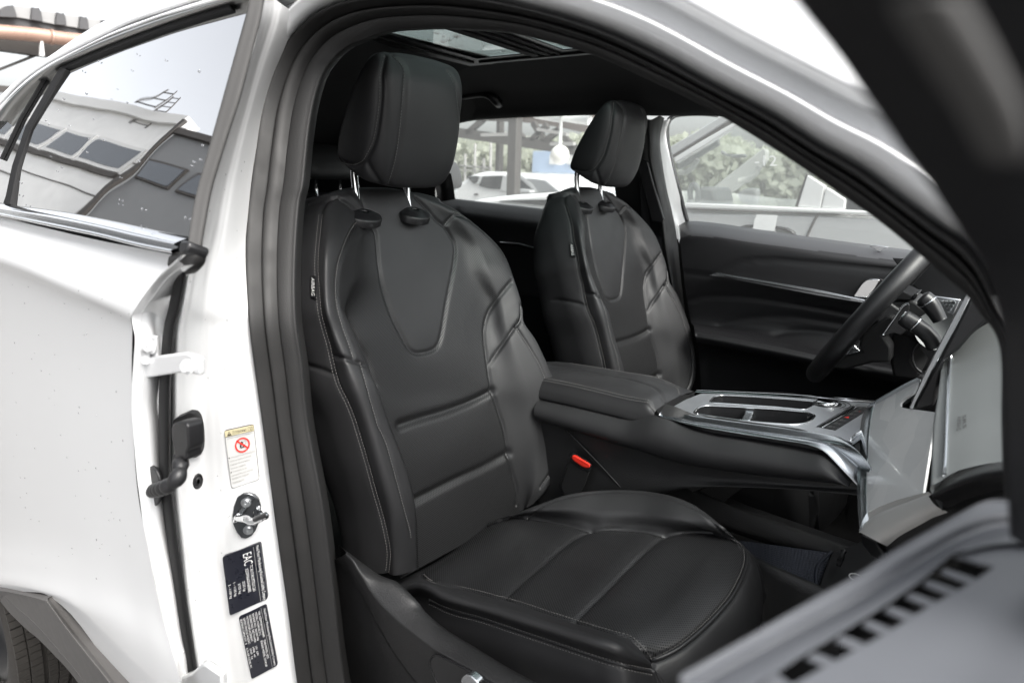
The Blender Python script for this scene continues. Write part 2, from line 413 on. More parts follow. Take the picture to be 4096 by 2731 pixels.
def facets(name):
    m = mat(name, (.78, .78, .77), .22, spec=.5, coat=.6); nt = m.node_tree; N = nt.nodes; K = nt.links; b = N['Principled BSDF']
    tc = [n for n in N if n.type == 'TEX_COORD'][0]; v = N.new('ShaderNodeTexVoronoi'); v.inputs['Scale'].default_value = 22; K.new(tc.outputs['Object'], v.inputs['Vector'])
    mr = N.new('ShaderNodeMix'); mr.data_type = 'RGBA'; mr.inputs['A'].default_value = (.78, .79, .79, 1); mr.inputs['B'].default_value = (.92, .92, .91, 1)
    sp = N.new('ShaderNodeSeparateColor'); K.new(v.outputs['Color'], sp.inputs[0]); K.new(sp.outputs[0], mr.inputs['Factor']); K.new(mr.outputs['Result'], b.inputs['Base Color'])
    return m
FACET = facets('faceted_pearl_trim')
# ------------------------------------------------------------------ the car (one thing; everything bolted to it is a part)
car = tag(empty('white_car', (-.3, 0, 0)), 'white SUV with its front passenger door open, showing a black leather interior', 'car')
def text_on(name, s, quad, mt, parent, up=.0005, fit=True, **kw):
    """lettering laid into a quad given as bottom-left, bottom-right, top-right, top-left of the text line"""
    cu = bpy.data.curves.new('lettering', 'FONT'); cu.body = s; cu.resolution_u = 2
    ob = bpy.data.objects.new('lettering', cu); me = ob.to_mesh()
    V = np.array([v.co[:] for v in me.vertices]); F = [tuple(p.vertices) for p in me.polygons]
    ob.to_mesh_clear(); bpy.data.objects.remove(ob); bpy.data.curves.remove(cu)
    if not len(V): return None
    lo, hi = V.min(0), V.max(0)
    if not fit: lo[1] = -.22; hi[1] = .72
    u = (V[:, 0] - lo[0]) / (hi[0] - lo[0]); v = (V[:, 1] - lo[1]) / (hi[1] - lo[1])
    q = np.asarray(quad, float); n = np.cross(q[1] - q[0], q[3] - q[0]); n /= np.linalg.norm(n)
    P = (q[0] * ((1-u)*(1-v))[:, None] + q[1] * (u*(1-v))[:, None] + q[2] * (u*v)[:, None] + q[3] * ((1-u)*v)[:, None]) + n * up
    return mk(name, P, F, mt, parent, smooth=False, **kw)
def sub(q, u0, u1, v0, v1):                             # a window (u right, v up) of a quad
    q = np.asarray(q, float); B = lambda u, v: q[0]*(1-u)*(1-v) + q[1]*u*(1-v) + q[2]*u*v + q[3]*(1-u)*v
    return np.array([B(u0, v0), B(u1, v0), B(u1, v1), B(u0, v1)])

def make_seat():
    seat = empty('front_seat', (.15, -.38, .55), car, label='black leather front passenger seat on the near side, headrest raised on chrome posts')
    # ---- backrest
    P0 = np.array([.085, -.38, 1.083]); th = math.radians(16.8)
    T = np.array([-math.sin(th), 0, math.cos(th)]); Nn = np.array([math.cos(th), 0, math.sin(th)])
    def st(p): q = p - P0; return q[1], q @ T, q @ Nn
    def pt(s, t, n): return P0 + EY * s + T * t + Nn * n
    rows = [
     [(330,165,.0),(395,143,.01),(470,125,.01),(515,120,.0),(560,118,0),(720,119,0),(885,140,0),(960,152,.0),(1050,185,-.01)],
     [(285,250,.015),(410,230,.022),(540,262,.006),(570,280,.0),(600,300,.0),(830,310,0),(1060,320,.0),(1130,250,.015),(1180,262,.005)],
     [(266,450,.05),(340,430,.07),(430,470,.06),(500,465,.035),(600,450,.005),(880,420,0),(1130,420,.0),(1310,400,.020),(1400,460,.030)],
     [(260,640,.06),(320,640,.085),(385,660,.075),(470,655,.045),(590,650,.01),(880,630,0),(1180,600,.005),(1370,590,.030),(1490,640,.05)],
     [(275,830,.07),(330,840,.095),(393,830,.085),(430,850,.065),None,(900,840,.0),(1270,770,.012),(1400,760,.036),(1545,830,.06)],
     [(305,960,.07),(370,980,.095),(430,970,.09),(495,1000,.065),None,(920,980,0),(1310,960,.015),(1420,900,.045),(1560,930,.065)],
     [(350,1130,.07),(430,1150,.10),(500,1160,.10),(560,1175,.08),None,(950,1150,0),(1325,1130,.018),(1480,1090,.052),(1640,1060,.075)],
     [(400,1320,.075),(500,1330,.105),(580,1330,.105),(628,1330,.09),None,(1000,1340,0),(1355,1330,.02),(1560,1250,.058),(1740,1290,.085)],
     [(490,1520,.08),(570,1520,.105),(630,1530,.105),(695,1530,.09),None,(1060,1480,.005),(1400,1480,.02),(1600,1410,.058),(1795,1500,.085)],
     [(581,1821,.08),(663,1821,.105),(739,1833,.105),(810,1840,.09),None,(1170,1757,.01),(1474,1783,.018),(1640,1710,.056),(1803,1745,.08)],
     [(663,2125,.07),(739,2137,.095),(809,2112,.10),(870,2100,.085),None,(1208,2011,.005),(1514,1998,.01),(1613,1935,.05),(1708,1947,.06)],
     [(701,2498,.05),(765,2505,.07),(853,2479,.07),(890,2470,.05),None,(1233,2277,0),(1524,2112,.0),(1575,2074,.02),(1613,2049,.03)]]
    net = []
    for ri, r in enumerate(rows):
        L = [None if c is None else onp(px('E', c[0], c[1]), P0 + Nn * c[2], Nn) for c in r]
        if L[4] is None: L[4] = pt(-.158, (st(L[3])[1] + st(L[5])[1]) / 2, .012)
        if ri > 1:
            fs_, hs2_ = st(L[6]), st(L[8]); L[7] = pt(.5 * (fs_[0] + hs2_[0]), .5 * (fs_[1] + hs2_[1]), .42 * fs_[2] + .58 * hs2_[2] + .004)
        a, h = st(L[0]), st(L[8]); top = ri == 0
        k = .4 if top else (.7 if ri == 1 else 1)
        L = [pt(-.10, a[1], -.055 - .045 * k), pt(a[0] + .012, a[1], -.04 - .032 * k), pt(a[0] - .010, a[1], a[2] - .03 - .03 * k)] + L + \
            [pt(h[0] + .004, h[1], h[2] - .03 - .03 * k), pt(h[0] - .02, h[1], -.04 - .032 * k), pt(.10, h[1], -.055 - .045 * k)]
        net.append(L)
    r0 = net[0]
    def roll(L, dt, n_to, f):
        o = []
        for p in L:
            s, t, n = st(p); o.append(pt(s * (1 - .04 * f), t + dt, n + (n_to - n) * f))
        return o
    net = [roll(r0, -.006, -.05, .92), roll(r0, .012, -.05, .6), roll(r0, .012, -.05, .22)] + net
    sf = Surf(dense(np.array(net), 20, [4, 8, 10, 16, 20, 12, 16, 64, 64, 34, 34, 12, 10, 4, 8], False, True), cv=True, inside=P0 - Nn * .04)
    e = lambda pts: pxs('E', pts)
    F2E = lambda pts: [(156.8 + 1.2663 * x, 1567.6 + 1.2663 * y) for x, y in pts]
    s1 = [(390,143),(330,165),(300,205),(285,250),(270,400),(260,560),(268,700),(280,850),(305,960),(335,1060),(350,1130),(372,1230),(400,1320),(450,1420),(490,1520)] + F2E([(300,80),(335,200),(370,330),(405,450),(430,560),(440,640),(430,740)])
    s2 = [(550,265),(500,320),(460,390),(425,480),(400,560),(388,650),(385,740),(395,830),(415,910),(440,990),(470,1070),(497,1155)]
    s2t = [(395,146),(470,195),(545,258),(590,292)]
    pl = [(405,830),(430,870),(480,960),(530,1060),(580,1150),(610,1260),(650,1400),(690,1520),(705,1568)]
    bs = [(352,1130),(430,1150),(500,1165),(535,1176),(570,1195)]
    st2 = [(530,1175),(550,1250),(575,1340),(600,1430),(630,1530),(640,1568)] + F2E([(420,80),(450,180),(480,290),(510,400),(540,510),(548,560)])
    U = [(590,290),(630,360),(640,430),(650,550),(670,680),(700,790),(740,900),(790,1000),(825,1065),(850,1100),(890,1118),(940,1112),(990,1095),(1025,1060),(1045,990),(1060,900),(1080,780),(1100,680),(1120,570),(1130,480),(1125,430),(1100,380),(1060,322),(1010,280),(960,220),(885,143)]
    tr = [(1060,322),(1090,283),(1130,253),(1170,256)]
    hs_ = [(1000,165),(1100,212),(1165,240),(1250,306),(1330,386),(1400,456),(1445,516),(1475,578),(1490,640),(1510,700),(1533,770),(1541,830),(1541,890),(1528,930),(1505,950)]
    pr = [(1482,670),(1440,720),(1400,770),(1350,840),(1325,900),(1312,970),(1315,1050),(1325,1130),(1335,1200)]
    pr2 = [(1335,1200),(1345,1270),(1360,1350),(1385,1430),(1410,1510),(1430,1568)] + F2E([(1020,80),(1030,150),(1050,230),(1070,300),(1075,360),(1070,395)])
    sh = [(1335,1200),(1400,1100),(1450,1030),(1505,950),(1535,905)]
    ds = [(1508,950),(1560,1030),(1610,1110),(1660,1200),(1700,1300),(1740,1420),(1770,1530)] + F2E([(1280,85),(1268,160),(1245,220),(1190,305)])
    ds2 = [(x + 22, y - 4) for x, y in ds[:7]] + [(x + 20, y + 12) for x, y in ds[7:]]
    H1 = [(782,1568),(900,1528),(1060,1480),(1200,1430),(1300,1385),(1360,1352)]
    H2 = F2E([(558,377),(650,330),(780,265),(900,210),(1000,155),(1034,138)])
    sl = [(150,1178),(260,1210),(375,1252)]
    tr_ = {k: sf.trace(e(v)) for k, v in dict(s1=s1, s2=s2, s2t=s2t, pl=pl, bs=bs, st2=st2, U=U, tr=tr, hs=hs_, pr=pr, pr2=pr2, sh=sh, ds=ds, ds2=ds2, H1=H1, H2=H2, sl=sl).items()}
    seams = [tr_[k] for k in ('s1', 's2', 's2t', 'pl', 'bs', 'U', 'tr', 'pr', 'pr2', 'sh', 'sl')]
    sf.bulge(.003, .030, seams + [tr_['H1'], tr_['H2']])
    sf.groove(seams + [tr_['hs']], .0040, .0038)
    sf.groove([tr_['H1'], tr_['H2']], .0075, .0075)
    sf.groove([tr_['st2'], tr_['ds']], .0022, .0030)
    perfp = s2[:7] + pl + [(815,1850),(870,2080),(880,2560),(1524,2300),(1540,2112),(1474,1783)] + pr2[:6][::-1] + pr[::-1] + hs_[2:9][::-1] + tr[::-1]
    panels = [('insert_panel', LEATHER, e(U + [(885,60),(395,90)] + s2t)),
              ('upper_panel', LEATHER, e([(1060,322),(1090,283),(1130,253),(1175,256),(1120,180),(960,100),(885,100),(885,143),(960,220),(1010,280)])),
              ('punched_panel', PERF_B, e(perfp)),
              ('shoulder_bolster', LEATHER, e([(1482,670)] + pr[1:] + sh[1:] + [(1600,900),(1560,700)])),
              ('lower_bolster', LEATHER, e([(1335,1200)] + sh[1:] + [(1700,1000),(1900,1500),(1850,2000),(1560,2200)] + pr2[::-1])),
              ('upper_bolster', LEATHER, e(s1[:11] + bs + [(580,1150),(530,1060),(480,960),(430,870)] + s2[:8][::-1] + [(550,265),(395,140)])),
              ('lower_bolster', LEATHER, e(s1[10:] + [(760,2560),(900,2500),(870,2080),(815,1850)] + pl[4:][::-1] + bs[::-1]))]
    sf.split(panels, ('side_panel', LEATHER), seat)
    # ---- headrest
    lev = [(zb_, xb_ - .030, zf_, xf_ - .030, a_ * .97, af_ * .97) for zb_, xb_, zf_, xf_, a_, af_ in [(1.437,.025,1.398,.098,.086,.055), (1.446,.012,1.405,.113,.105,.072), (1.475,.024,1.445,.129,.112,.084), (1.52,.050,1.515,.141,.113,.087),
           (1.56,.077,1.572,.144,.111,.086), (1.588,.098,1.601,.134,.105,.080), (1.602,.108,1.612,.124,.090,.066)]]
    def ring(zb, xb, zf, xf, a, af, b=.012):
        o = []
        for s_, fx in [(0, -.02), (-a*.62, -.01), (-a*.93, .06), (-a, .28), (-a*.99, .58), (-a*.92, .80), (-af, .955), (-af*.55, 1.03), (0, 1.05)]:
            o.append((xb + (xf - xb) * fx, -.378 + s_, zb + (zf - zb) * max(0, min(1, fx))))
        o += [(p[0], -.756 - p[1], p[2]) for p in o[1:8][::-1]]
        return o
    L = [ring(*l) for l in lev]
    def shrink(R_, f, dz):
        R_ = np.array(R_); c = R_.mean(0); return c + (R_ - c) * f + np.array([0, 0, dz])
    net = [shrink(L[0], .03, -.002), shrink(L[0], .6, -.003)] + L + [shrink(L[-1], .6, .0035), shrink(L[-1], .03, .004)]
    hf = Surf(dense(np.array(net), 12, 9, False, True), cv=True)
    d = lambda pts: pxs('D', pts)
    fs = [(735,345),(790,395),(815,450),(812,550),(800,700),(785,850),(765,980),(740,1080),(712,1165)]
    ss = [(690,360),(668,480),(668,560),(660,680),(640,820),(620,900),(590,960),(560,1010),(500,1035),(430,1020),(408,995)]
    sb = [(580,1020),(600,1060),(640,1120),(690,1188)]
    re = [(1085,445),(1115,490),(1140,560),(1155,680),(1160,850),(1150,1000),(1125,1110)]
    bt = [(700,1190),(800,1194),(950,1188),(1060,1172)]
    hl = {k: hf.trace(d(v)) for k, v in dict(fs=fs, ss=ss, sb=sb, re=re, bt=bt).items()}
    hf.bulge(.0035, .02, list(hl.values())); hf.groove([hl['fs'], hl['ss'], hl['sb'], hl['re']], .0035, .0035)
    head = empty('headrest', (.08, -.38, 1.40), seat)
    hf.split([('front_panel', LEATHER, d(fs + [(705,1215),(1125,1215),(1200,1000),(1200,500),(1000,300),(735,300)])),
              ('side_strip', LEATHER, d([(735,300)] + fs + [(690,1200)] + sb[::-1] + ss[:8][::-1] + [(690,300)]))], ('side_panel', LEATHER), head)
    smb = MB()
    for k, off in (('ss', (-9, -2)), ('re', (-12, 2)), ('fs', (-9, 2))):
        src = dict(ss=ss, re=re, fs=fs)[k]; stitches(smb, hf, hf.trace(d([(x + off[0], y + off[1]) for x, y in src])))
    smb.build('stitching', THREAD, head, kind='stuff')
    for s_ in (-.063, .063):
        tube('headrest_post', [pt(s_, .215, -.006), pt(s_, .30, -.004), pt(s_, .345, .004), pt(s_, .40, .022)], .0068, CHROME, seat, n=16)
        c = pt(s_, .270, .009); ax = (T * .80 + Nn * .60); ax /= np.linalg.norm(ax); v = np.cross(ax, EY)
        V = []; F = []; n = 24
        for r_, hgt in [(.036, -.014), (.036, -.002), (.034, .0006), (.029, .0018), (.022, .0052), (.014, .0072), (.009, .0076), (.0075, .005)]:
            for k in range(n):
                an = 2 * math.pi * k / n; V.append(c + EY * r_ * math.cos(an) + v * r_ * .80 * math.sin(an) + ax * hgt)
        mk('post_guide', V, [tuple(x) for x in gfaces(8, n, False, True)], SATINBLK, seat)
    # ---- cushion
    C0 = np.array([.28, -.38, .745]); Cn = np.array([-.22, 0, 1]) / math.hypot(1, .22); Cf = np.cross(EY, Cn)
    def cp(x, y, dd): return onp(px('F', x, y), C0 + Cn * dd, Cn)
    dC = [.012, .047, .018, .002, .0, .002, .010, .040, .052]
    R_ = [[(560,835),(590,790),(622,752),None,None,None,(1075,455),(1110,430),(1180,408)],
          [(690,893),(740,850),(800,815),None,None,None,(1250,478),(1290,415),(1340,353)],
          [(890,957),(950,905),(1020,858),None,None,None,(1440,517),(1500,420),(1560,335)],
          [(1040,1007),(1110,955),(1190,905),None,None,None,(1620,518),(1690,430),(1750,348)],
          [(1210,1064),(1285,1010),(1365,965),None,None,None,(1810,540),(1870,460),(1920,395)],
          [(1440,1140),(1520,1085),(1590,1040),(1720,920),(1840,790),(1950,660),(2010,536),(2042,516),(2074,497)],
          [(1600,1190),(1640,1140),(1680,1100),(1810,985),(1940,850),(2045,710),(2112,573),(2133,562),(2148,556)],
          [(1755,1222),(1747,1190),(1740,1165),(1900,1085),(2060,940),(2160,815),(2207,690),(2213,655),(2205,612)]]
    net = []
    for ri, r in enumerate(R_):
        dd = list(dC)
        if ri == 5: dd[6:] = [.006, .024, .034]
        if ri == 6: dd = [.008, .025, .008, 0, 0, 0, .001, .006, .010]
        if ri == 7: dd = [-.02, -.012, -.012, -.012, -.012, -.012, -.012, -.012, -.012]
        if ri == 0: dd[7:] = [.03, .03]
        q = [None if c is None else cp(c[0], c[1], dd[i]) for i, c in enumerate(r)]
        for i in (3, 4, 5):
            if q[i] is None: f = (i - 2) / 4; q[i] = q[2] * (1 - f) + q[6] * f - Cn * (.010 if i == 4 else .006)
        q = [q[0] + EY * .020 - Cn * .17, q[0] + EY * .004 - Cn * .10, q[0] - EY * .004 - Cn * .035] + q + [q[8] + EY * .018 - Cn * .03, q[8] + EY * .018 - Cn * .12]
        net.append(q)
    last = np.array(net[-1]); prev = np.array(net[-2])
    net = [list(np.array(net[0]) - Cf * .10 - Cn * .045)] + net
    for f_, dn in ((.014, .030), (.012, .085), (-.01, .17)):
        row = last + Cf * f_ - Cn * dn
        row[0] = last[0] + Cf * f_; row[1] = last[1] + Cf * f_; row[2] = last[2] + Cf * f_ - Cn * min(dn, .02)
        for j in (0, 1, 2): row[j] = np.minimum(row[j], 9) if False else row[j]
        net.append(list(row))
    cf = Surf(dense(np.array(net), 22, [8, 10, 10, 16, 16, 34, 34, 34, 34, 20, 16, 8, 8]), inside=C0 + Cf * .2 - Cn * .12)
    f = lambda pts: pxs('F', pts)
    pL = [(605,745),(650,778),(720,795),(850,822),(980,855),(1100,888),(1250,938),(1400,985),(1550,1030),(1630,1052),(1690,1103),(1738,1163)]
    pL2 = [(625,765),(720,806),(850,838),(980,872),(1100,908),(1250,958),(1400,1004),(1550,1052),(1670,1095)]
    bl = [(640,870),(750,920),(900,960),(1050,1010),(1200,1060),(1350,1110),(1500,1160),(1650,1200),(1752,1220)]
    pR = [(1075,456),(1200,470),(1330,495),(1440,517),(1560,515),(1700,525),(1810,540),(1900,531),(2000,531),(2100,543),(2145,566)]
    l1 = [(1015,852),(1100,780),(1200,700),(1300,610),(1380,550),(1440,519)]
    l2 = [(1360,968),(1480,860),(1600,740),(1700,640),(1770,570),(1810,542)]
    fe = [(2148,568),(2190,592),(2212,640),(2205,710),(2150,830),(2080,920),(1980,1020),(1880,1100),(1800,1143),(1740,1165)]
    hsi = [(1125,455),(1185,413),(1285,375),(1400,351),(1550,341),(1700,347),(1845,377),(1972,428),(2050,488),(2110,545)]
    hsi2 = [(x - 2, y + 11) for x, y in hsi]
    fc = [(1740,1165),(1760,1232),(1785,1290)]
    ct = {k: cf.trace(f(v)) for k, v in dict(pL=pL, pL2=pL2, bl=bl, pR=pR, l1=l1, l2=l2, fe=fe, hsi=hsi, hsi2=hsi2, fc=fc).items()}
    cf.bulge(.006, .035, [ct[k] for k in ('pL', 'bl', 'pR', 'fe')])
    cf.groove([ct[k] for k in ('pL', 'bl', 'pR', 'fe', 'fc')], .004, .004); cf.groove([ct['l1'], ct['l2']], .0035, .0035); cf.groove([ct['l1'], ct['l2']], .004, .016); cf.groove([ct['hsi']], .003, .003)
    cush = empty('seat_cushion', (.4, -.38, .6), seat)
    top = f(pL + fe[::-1] + [(2148,568)] + pR[::-1] + [(900,400),(560,700)])
    cf.split([('punched_panel', PERF_C, top),
              ('near_bolster', LEATHER, f([(605,745)] + pL + [(1752,1220)] + bl[::-1] + [(500,860),(540,760)])),
              ('far_bolster', LEATHER, f(pR + [(2190,592),(2150,450),(1900,300),(1500,280),(1100,380),(1000,440)])),
              ('front_panel', LEATHER, f(fe + fc + [(1850,1500),(2400,1300),(2400,600)]))], ('side_skirt', LEATHER), cush)
    smb = MB()
    up = lambda pts, dx, dy: f([(x + dx, y + dy) for x, y in pts])
    for P_ in (f(pL2), up(pL, 2, -9), up(bl, 0, 15), up(bl, -2, -13), f(hsi2), up(fe, -14, -8)):
        stitches(smb, cf, cf.trace(P_))
    smb.build('stitching', THREAD, cush, kind='stuff')
    for k in ('bl', 'fe'):
        if len(ct[k]) > 2: tube('piping', lift(cf, step(ct[k], .008), -.0015), .0028, PIPE, cush, n=8)
    smb = MB()
    for L_ in (tr_['st2'], tr_['ds'], tr_['ds2'], sf.trace(e([(x - 9, y - 3) for x, y in s2])), sf.trace(e([(x + 12, y + 2) for x, y in s1[3:]])),
               sf.trace(e([(x - 9, y + 3) for x, y in s1[3:]])), sf.trace(e([(x - 10, y + 8) for x, y in hs_[:9]])), sf.trace(e([(x + 4, y - 12) for x, y in tr]))):
        stitches(smb, sf, L_)
    smb.build('stitching', THREAD, seat, kind='stuff')
    tube('piping', lift(sf, step(tr_['hs'], .008), -.001), .0026, PIPE, seat, n=8)
    # ---- side airbag tag
    hc = [sf.hit(px('E', *c)) for c in [(235,650),(240,700),(245,750)]]; hn3 = np.mean([sf.normal(x) for x in hc], 0); hn3 /= np.linalg.norm(hn3)
    q = [onp(px('E', *c), np.mean(hc, 0) + hn3 * .004, hn3) for c in [(222,628),(222,765),(257,774),(256,636)]]
    q = np.array([q[0], q[1], q[2], q[3]])
    nrm = np.cross(q[1] - q[0], q[3] - q[0]); nrm /= np.linalg.norm(nrm)
    if nrm @ (CAM - q[0]) < 0: nrm = -nrm
    tg = slab('airbag_tag', q, nrm, .0012, SATINBLK, seat, bevel=0)
    text_on('lettering', 'AIRBAG', sub(np.array([q[0], q[1], q[2], q[3]]), .10, .90, .22, .80), LETTER, tg)
    # ---- plastic side cover with its switch
    c8 = lambda pts, y: [pY(px('c8', *c), y) for c in pts]
    A_ = c8([(130,205),(300,330),(450,430),(580,515),(720,565),(900,735),(1000,860),(1200,1030),(1500,1215),(1800,1400),(2150,1590),(2600,1850)], -.655)
    B_ = c8([(210,270),(290,345),(350,440),(405,515),(470,620),(560,735),(660,845),(850,1010),(1150,1230),(1500,1425),(1780,1590),(2150,1820)], -.685)
    B2 = c8([(175,300),(250,390),(310,480),(365,560),(425,660),(505,770),(600,880),(790,1060),(1090,1290),(1440,1500),(1700,1660),(2050,1900)], -.688)
    C_ = c8([(120,330),(220,440),(290,560),(345,650),(400,750),(470,880),(560,1040),(700,1270),(920,1560),(1150,1760),(1450,1880),(1800,2050)], -.684)
    C2 = c8([(100,340),(190,450),(250,570),(300,660),(345,760),(410,890),(500,1050),(640,1290),(850,1580),(1050,1790),(1300,1950),(1600,2100)], -.680)
    D_ = c8([(-40,260),(-40,420),(-10,620),(20,800),(60,1000),(100,1200),(160,1400),(230,1600),(400,1850),(600,1950),(900,2050),(1300,2200)], -.655)
    T_ = [p + np.array([0, .018, -.06]) for p in A_]
    side = netobj('side_cover', [T_, A_, B_, B2, C_, C2, D_], PLASTIC, seat, mu=5, mv=6)
    rc = np.array(c8([(1040,1390),(1046,1335),(1075,1292),(1115,1288),(1250,1352),(1450,1452),(1640,1570),(1800,1700),(1300,1800),(1120,1590)], -.6915))
    sr = slab('switch_recess', rounded(rc, .012), -EY, .004, SATINBLK, seat, bevel=.0015)
    tube('recess_rim', step(rounded(rc, .012), .004), .0012, GLOSSBLK, seat, n=6, closed=True)
    sw = np.array(c8([(1345,1530),(1392,1482),(1440,1490),(1530,1575),(1500,1640),(1350,1600)], -.703))
    slab('seat_switch', rounded(sw, .006), -EY, .012, SATIN, seat, bevel=.003, seg=3)
    return seat
seat_near = make_seat()
def copy_tree(o, parent, dloc):
    c = o.copy(); COL.objects.link(c); c.parent = parent; c.matrix_parent_inverse = o.matrix_parent_inverse.copy()
    if dloc is not None: c.location = o.location + Vector(dloc)
    for ch in list(o.children): copy_tree(ch, c, None)
    return c
seat_far = copy_tree(seat_near, car, (0, .76, 0))
seat_far['label'] = 'black leather driver seat on the far side, behind the centre console'
seat_near['group'] = seat_far['group'] = 'front seats of the car'
# ------------------------------------------------------------------ near side of the body
def ringY(z): return -.76 + .14 * min(1, max(0, (z - 1.25) / .37))
OUT = [(694,1568),(672,1392),(648,1221),(625,1034),(604,883),(586,736),(577,600),(578,500),(586,423),(596,342),(608,258),(632,177),(661,112),(700,62),(752,22),(822,0),(920,-12),(1020,-12),(1130,0),(1240,24),(1341,53),(1435,89),(1520,130),(1645,199),(1777,267),(1881,334),(1980,390),(2062,451),(2150,515),(2211,556),(2255,610),(2285,680),(2330,800),(2345,1000),(2360,1250)]
INN = [(786,1568),(759,1347),(735,1162),(701,976),(687,842),(672,732),(671,603),(679,475),(690,421),(701,311),(714,234),(734,172),(760,134),(789,108),(829,90),(881,71),(943,65),(1005,63),(1071,66),(1163,73),(1272,99),(1364,128),(1456,169),(1601,238),(1720,307),(1830,378),(1931,447),(2020,510),(2110,584),(2170,637),(2215,675),(2250,720),(2296,800),(2300,1000),(2310,1260)]
OUT = [(720,1750)] + OUT + [(2380,1500)]; INN = [(830,1750)] + INN + [(2330,1500)]
body = empty('body', (.2, -.75, .9), car)
outp = np.array([pf(px('W', *p), ringY) for p in OUT]); innp = np.array([pf(px('W', *p), lambda z: ringY(z) + .035) for p in INN])
def ringrail(f, dy): return outp * (1 - f) + innp * f + EY * dy
seal = empty('door_seal', (.2, -.75, 1.2), car)
def back_(o, dy):
    P = ringrail(1.0, dy); d = P - np.array([.5, -.7, 1.15]); d[:, 1] = 0; d /= np.linalg.norm(d, axis=1)[:, None]; return P + d * o
prof = [(.0, .010), (.02, -.004), (.09, -.014), (.18, -.014), (.26, -.004), (.30, .004), (.33, .004)]
netobj('outer_lip', [ringrail(f, d) for f, d in prof], RUBBER, seal, mu=5, mv=8)
prof = [(.31, .006), (.34, -.004), (.42, -.008), (.52, -.005), (.58, .003), (.61, .008)]
netobj('inner_lip', [ringrail(f, d) for f, d in prof], RUBBER, seal, mu=5, mv=8)
netobj('pillar_trim', [ringrail(.59, .006), ringrail(.63, .000), ringrail(.80, -.002), ringrail(.97, .0), ringrail(1.0, .006), behind(ringrail(1.0, .010), .04), behind(ringrail(1.0, .015), .12)], TRIMGREY, car, mu=4, mv=8)
# roof rail and A-pillar, outside the seal
def outrail(off, dy):
    P = np.array(OUT[11:33], float); T = np.gradient(P, axis=0); T /= np.linalg.norm(T, axis=1)[:, None]
    N = np.stack([T[:, 1], -T[:, 0]], 1); k = np.interp(np.arange(len(P)), [0, 6, 11, 14, 17, 21], [.9, .9, 1, 1, 1.3, .5])
    Q = P + N * (np.asarray(off) * k)[:, None]
    return np.array([pf(px('W', *q), lambda z: ringY(z) + dy) for q in Q])
rails = [outrail(-4, .012), outrail(2, .004), outrail(22, -.020), outrail(50, -.030), outrail(62, -.030), outrail(70, -.012), outrail(108, -.006), outrail(116, -.022), outrail(150, -.035), outrail(215, -.01), outrail(280, .05)]
netobj('roof_rail', rails, PAINT, body, mu=4, mv=6)
# B-pillar jamb between the rear door weatherstrip and the seal
jl = [(604,-20),(600,30),(576,129),(544,242),(511,342),(483,435),(462,530),(437,600),(417,700),(406,751),(402,810),(399,883),(399,1000),(399,1091),(405,1180),(414,1255),(422,1340),(433,1426),(446,1511),(462,1600)]
jr = [(690,40),(668,100),(632,177),(608,258),(596,342),(586,423),(577,523),(577,600),(581,700),(587,751),(594,810),(603,883),(620,1000),(629,1091),(643,1180),(654,1255),(666,1340),(677,1426),(687,1511),(702,1620)]
def jY(z, a): return (-.865 + .15 * max(0, min(1, (z - 1.30) / .35))) * (1 - a) + (ringY(z) + .002) * a
cols = []
for a, bump in ((-.06, .05), (0, .0), (.10, -.004), (.28, .003), (.42, .001), (.55, -.002), (.80, -.002), (1.0, .0), (1.06, .012)):
    cols.append([pf((px('W', *l) * (1 - a) + px('W', *r) * a), lambda z, a=a, b=bump: jY(z, min(1, max(0, a))) + b) for l, r in zip(jl, jr)])
jamb = Surf(dense(np.array(cols), 8, 8), inside=np.array([.2, 5., 1.])); gridobj('door_pillar', jamb.P, PAINT, body)
def on(s, p, lift_=.0):
    h = s.hit(p); return None if h is None else h + s.normal(h) * lift_
# ---- rear door
door = empty('rear_door', (-.3, -.9, .9), car)
rows = [[(-230,447,-.905),(0,499,-.900),(200,546,-.898),(330,572,-.897),(415,588,-.896)],
        [(-230,480,-.925),(0,540,-.920),(190,600,-.917),(300,625,-.915),(372,640,-.914)],
        [(-230,530,-.945),(0,596,-.940),(150,655,-.936),(240,690,-.934),(306,716,-.932)],
        [(-230,575,-.930),(0,640,-.926),(150,700,-.924),(240,735,-.924),(304,765,-.924)],
        [(-230,750,-.922),(0,800,-.920),(150,850,-.920),(240,880,-.921),(303,905,-.922)],
        [(-230,1000,-.925),(0,1030,-.925),(150,1060,-.926),(250,1085,-.927),(314,1110,-.928)],
        [(-230,1200,-.935),(0,1210,-.935),(170,1225,-.935),(280,1245,-.934),(340,1262,-.933)],
        [(-230,1270,-.955),(0,1290,-.950),(190,1325,-.945),(310,1370,-.940),(368,1400,-.937)],
        [(-230,1300,-.965),(0,1330,-.960),(190,1390,-.955),(330,1490,-.948),(408,1540,-.942)],
        [(-230,1332,-.965),(0,1353,-.960),(140,1388,-.957),(330,1640,-.950),(440,1660,-.944)]]
P = np.array([[pY(px('W', x, y), Y) for x, y, Y in r] for r in rows])
skin = Surf(dense(P, 8, 8), inside=np.array([0, 5., 1.])); gridobj('outer_skin', skin.P, PAINT, door)
edge = P[:, -1]
bq = lambda pts, y: np.array([pY(px('B', *c), y) for c in pts]); cq = lambda pts, y: np.array([pY(px('C', *c), y) for c in pts])
eo = [('B',1140,190),('B',1010,310),('B',920,420),('B',848,528),('B',832,570),('B',836,620),('B',850,700),('B',840,850),('B',828,1000),('B',826,1150),('B',838,1300),('B',860,1568),('C',940,300),('C',980,600),('C',1040,900),('C',1110,1250),('C',1155,1440),('C',1180,1700)]
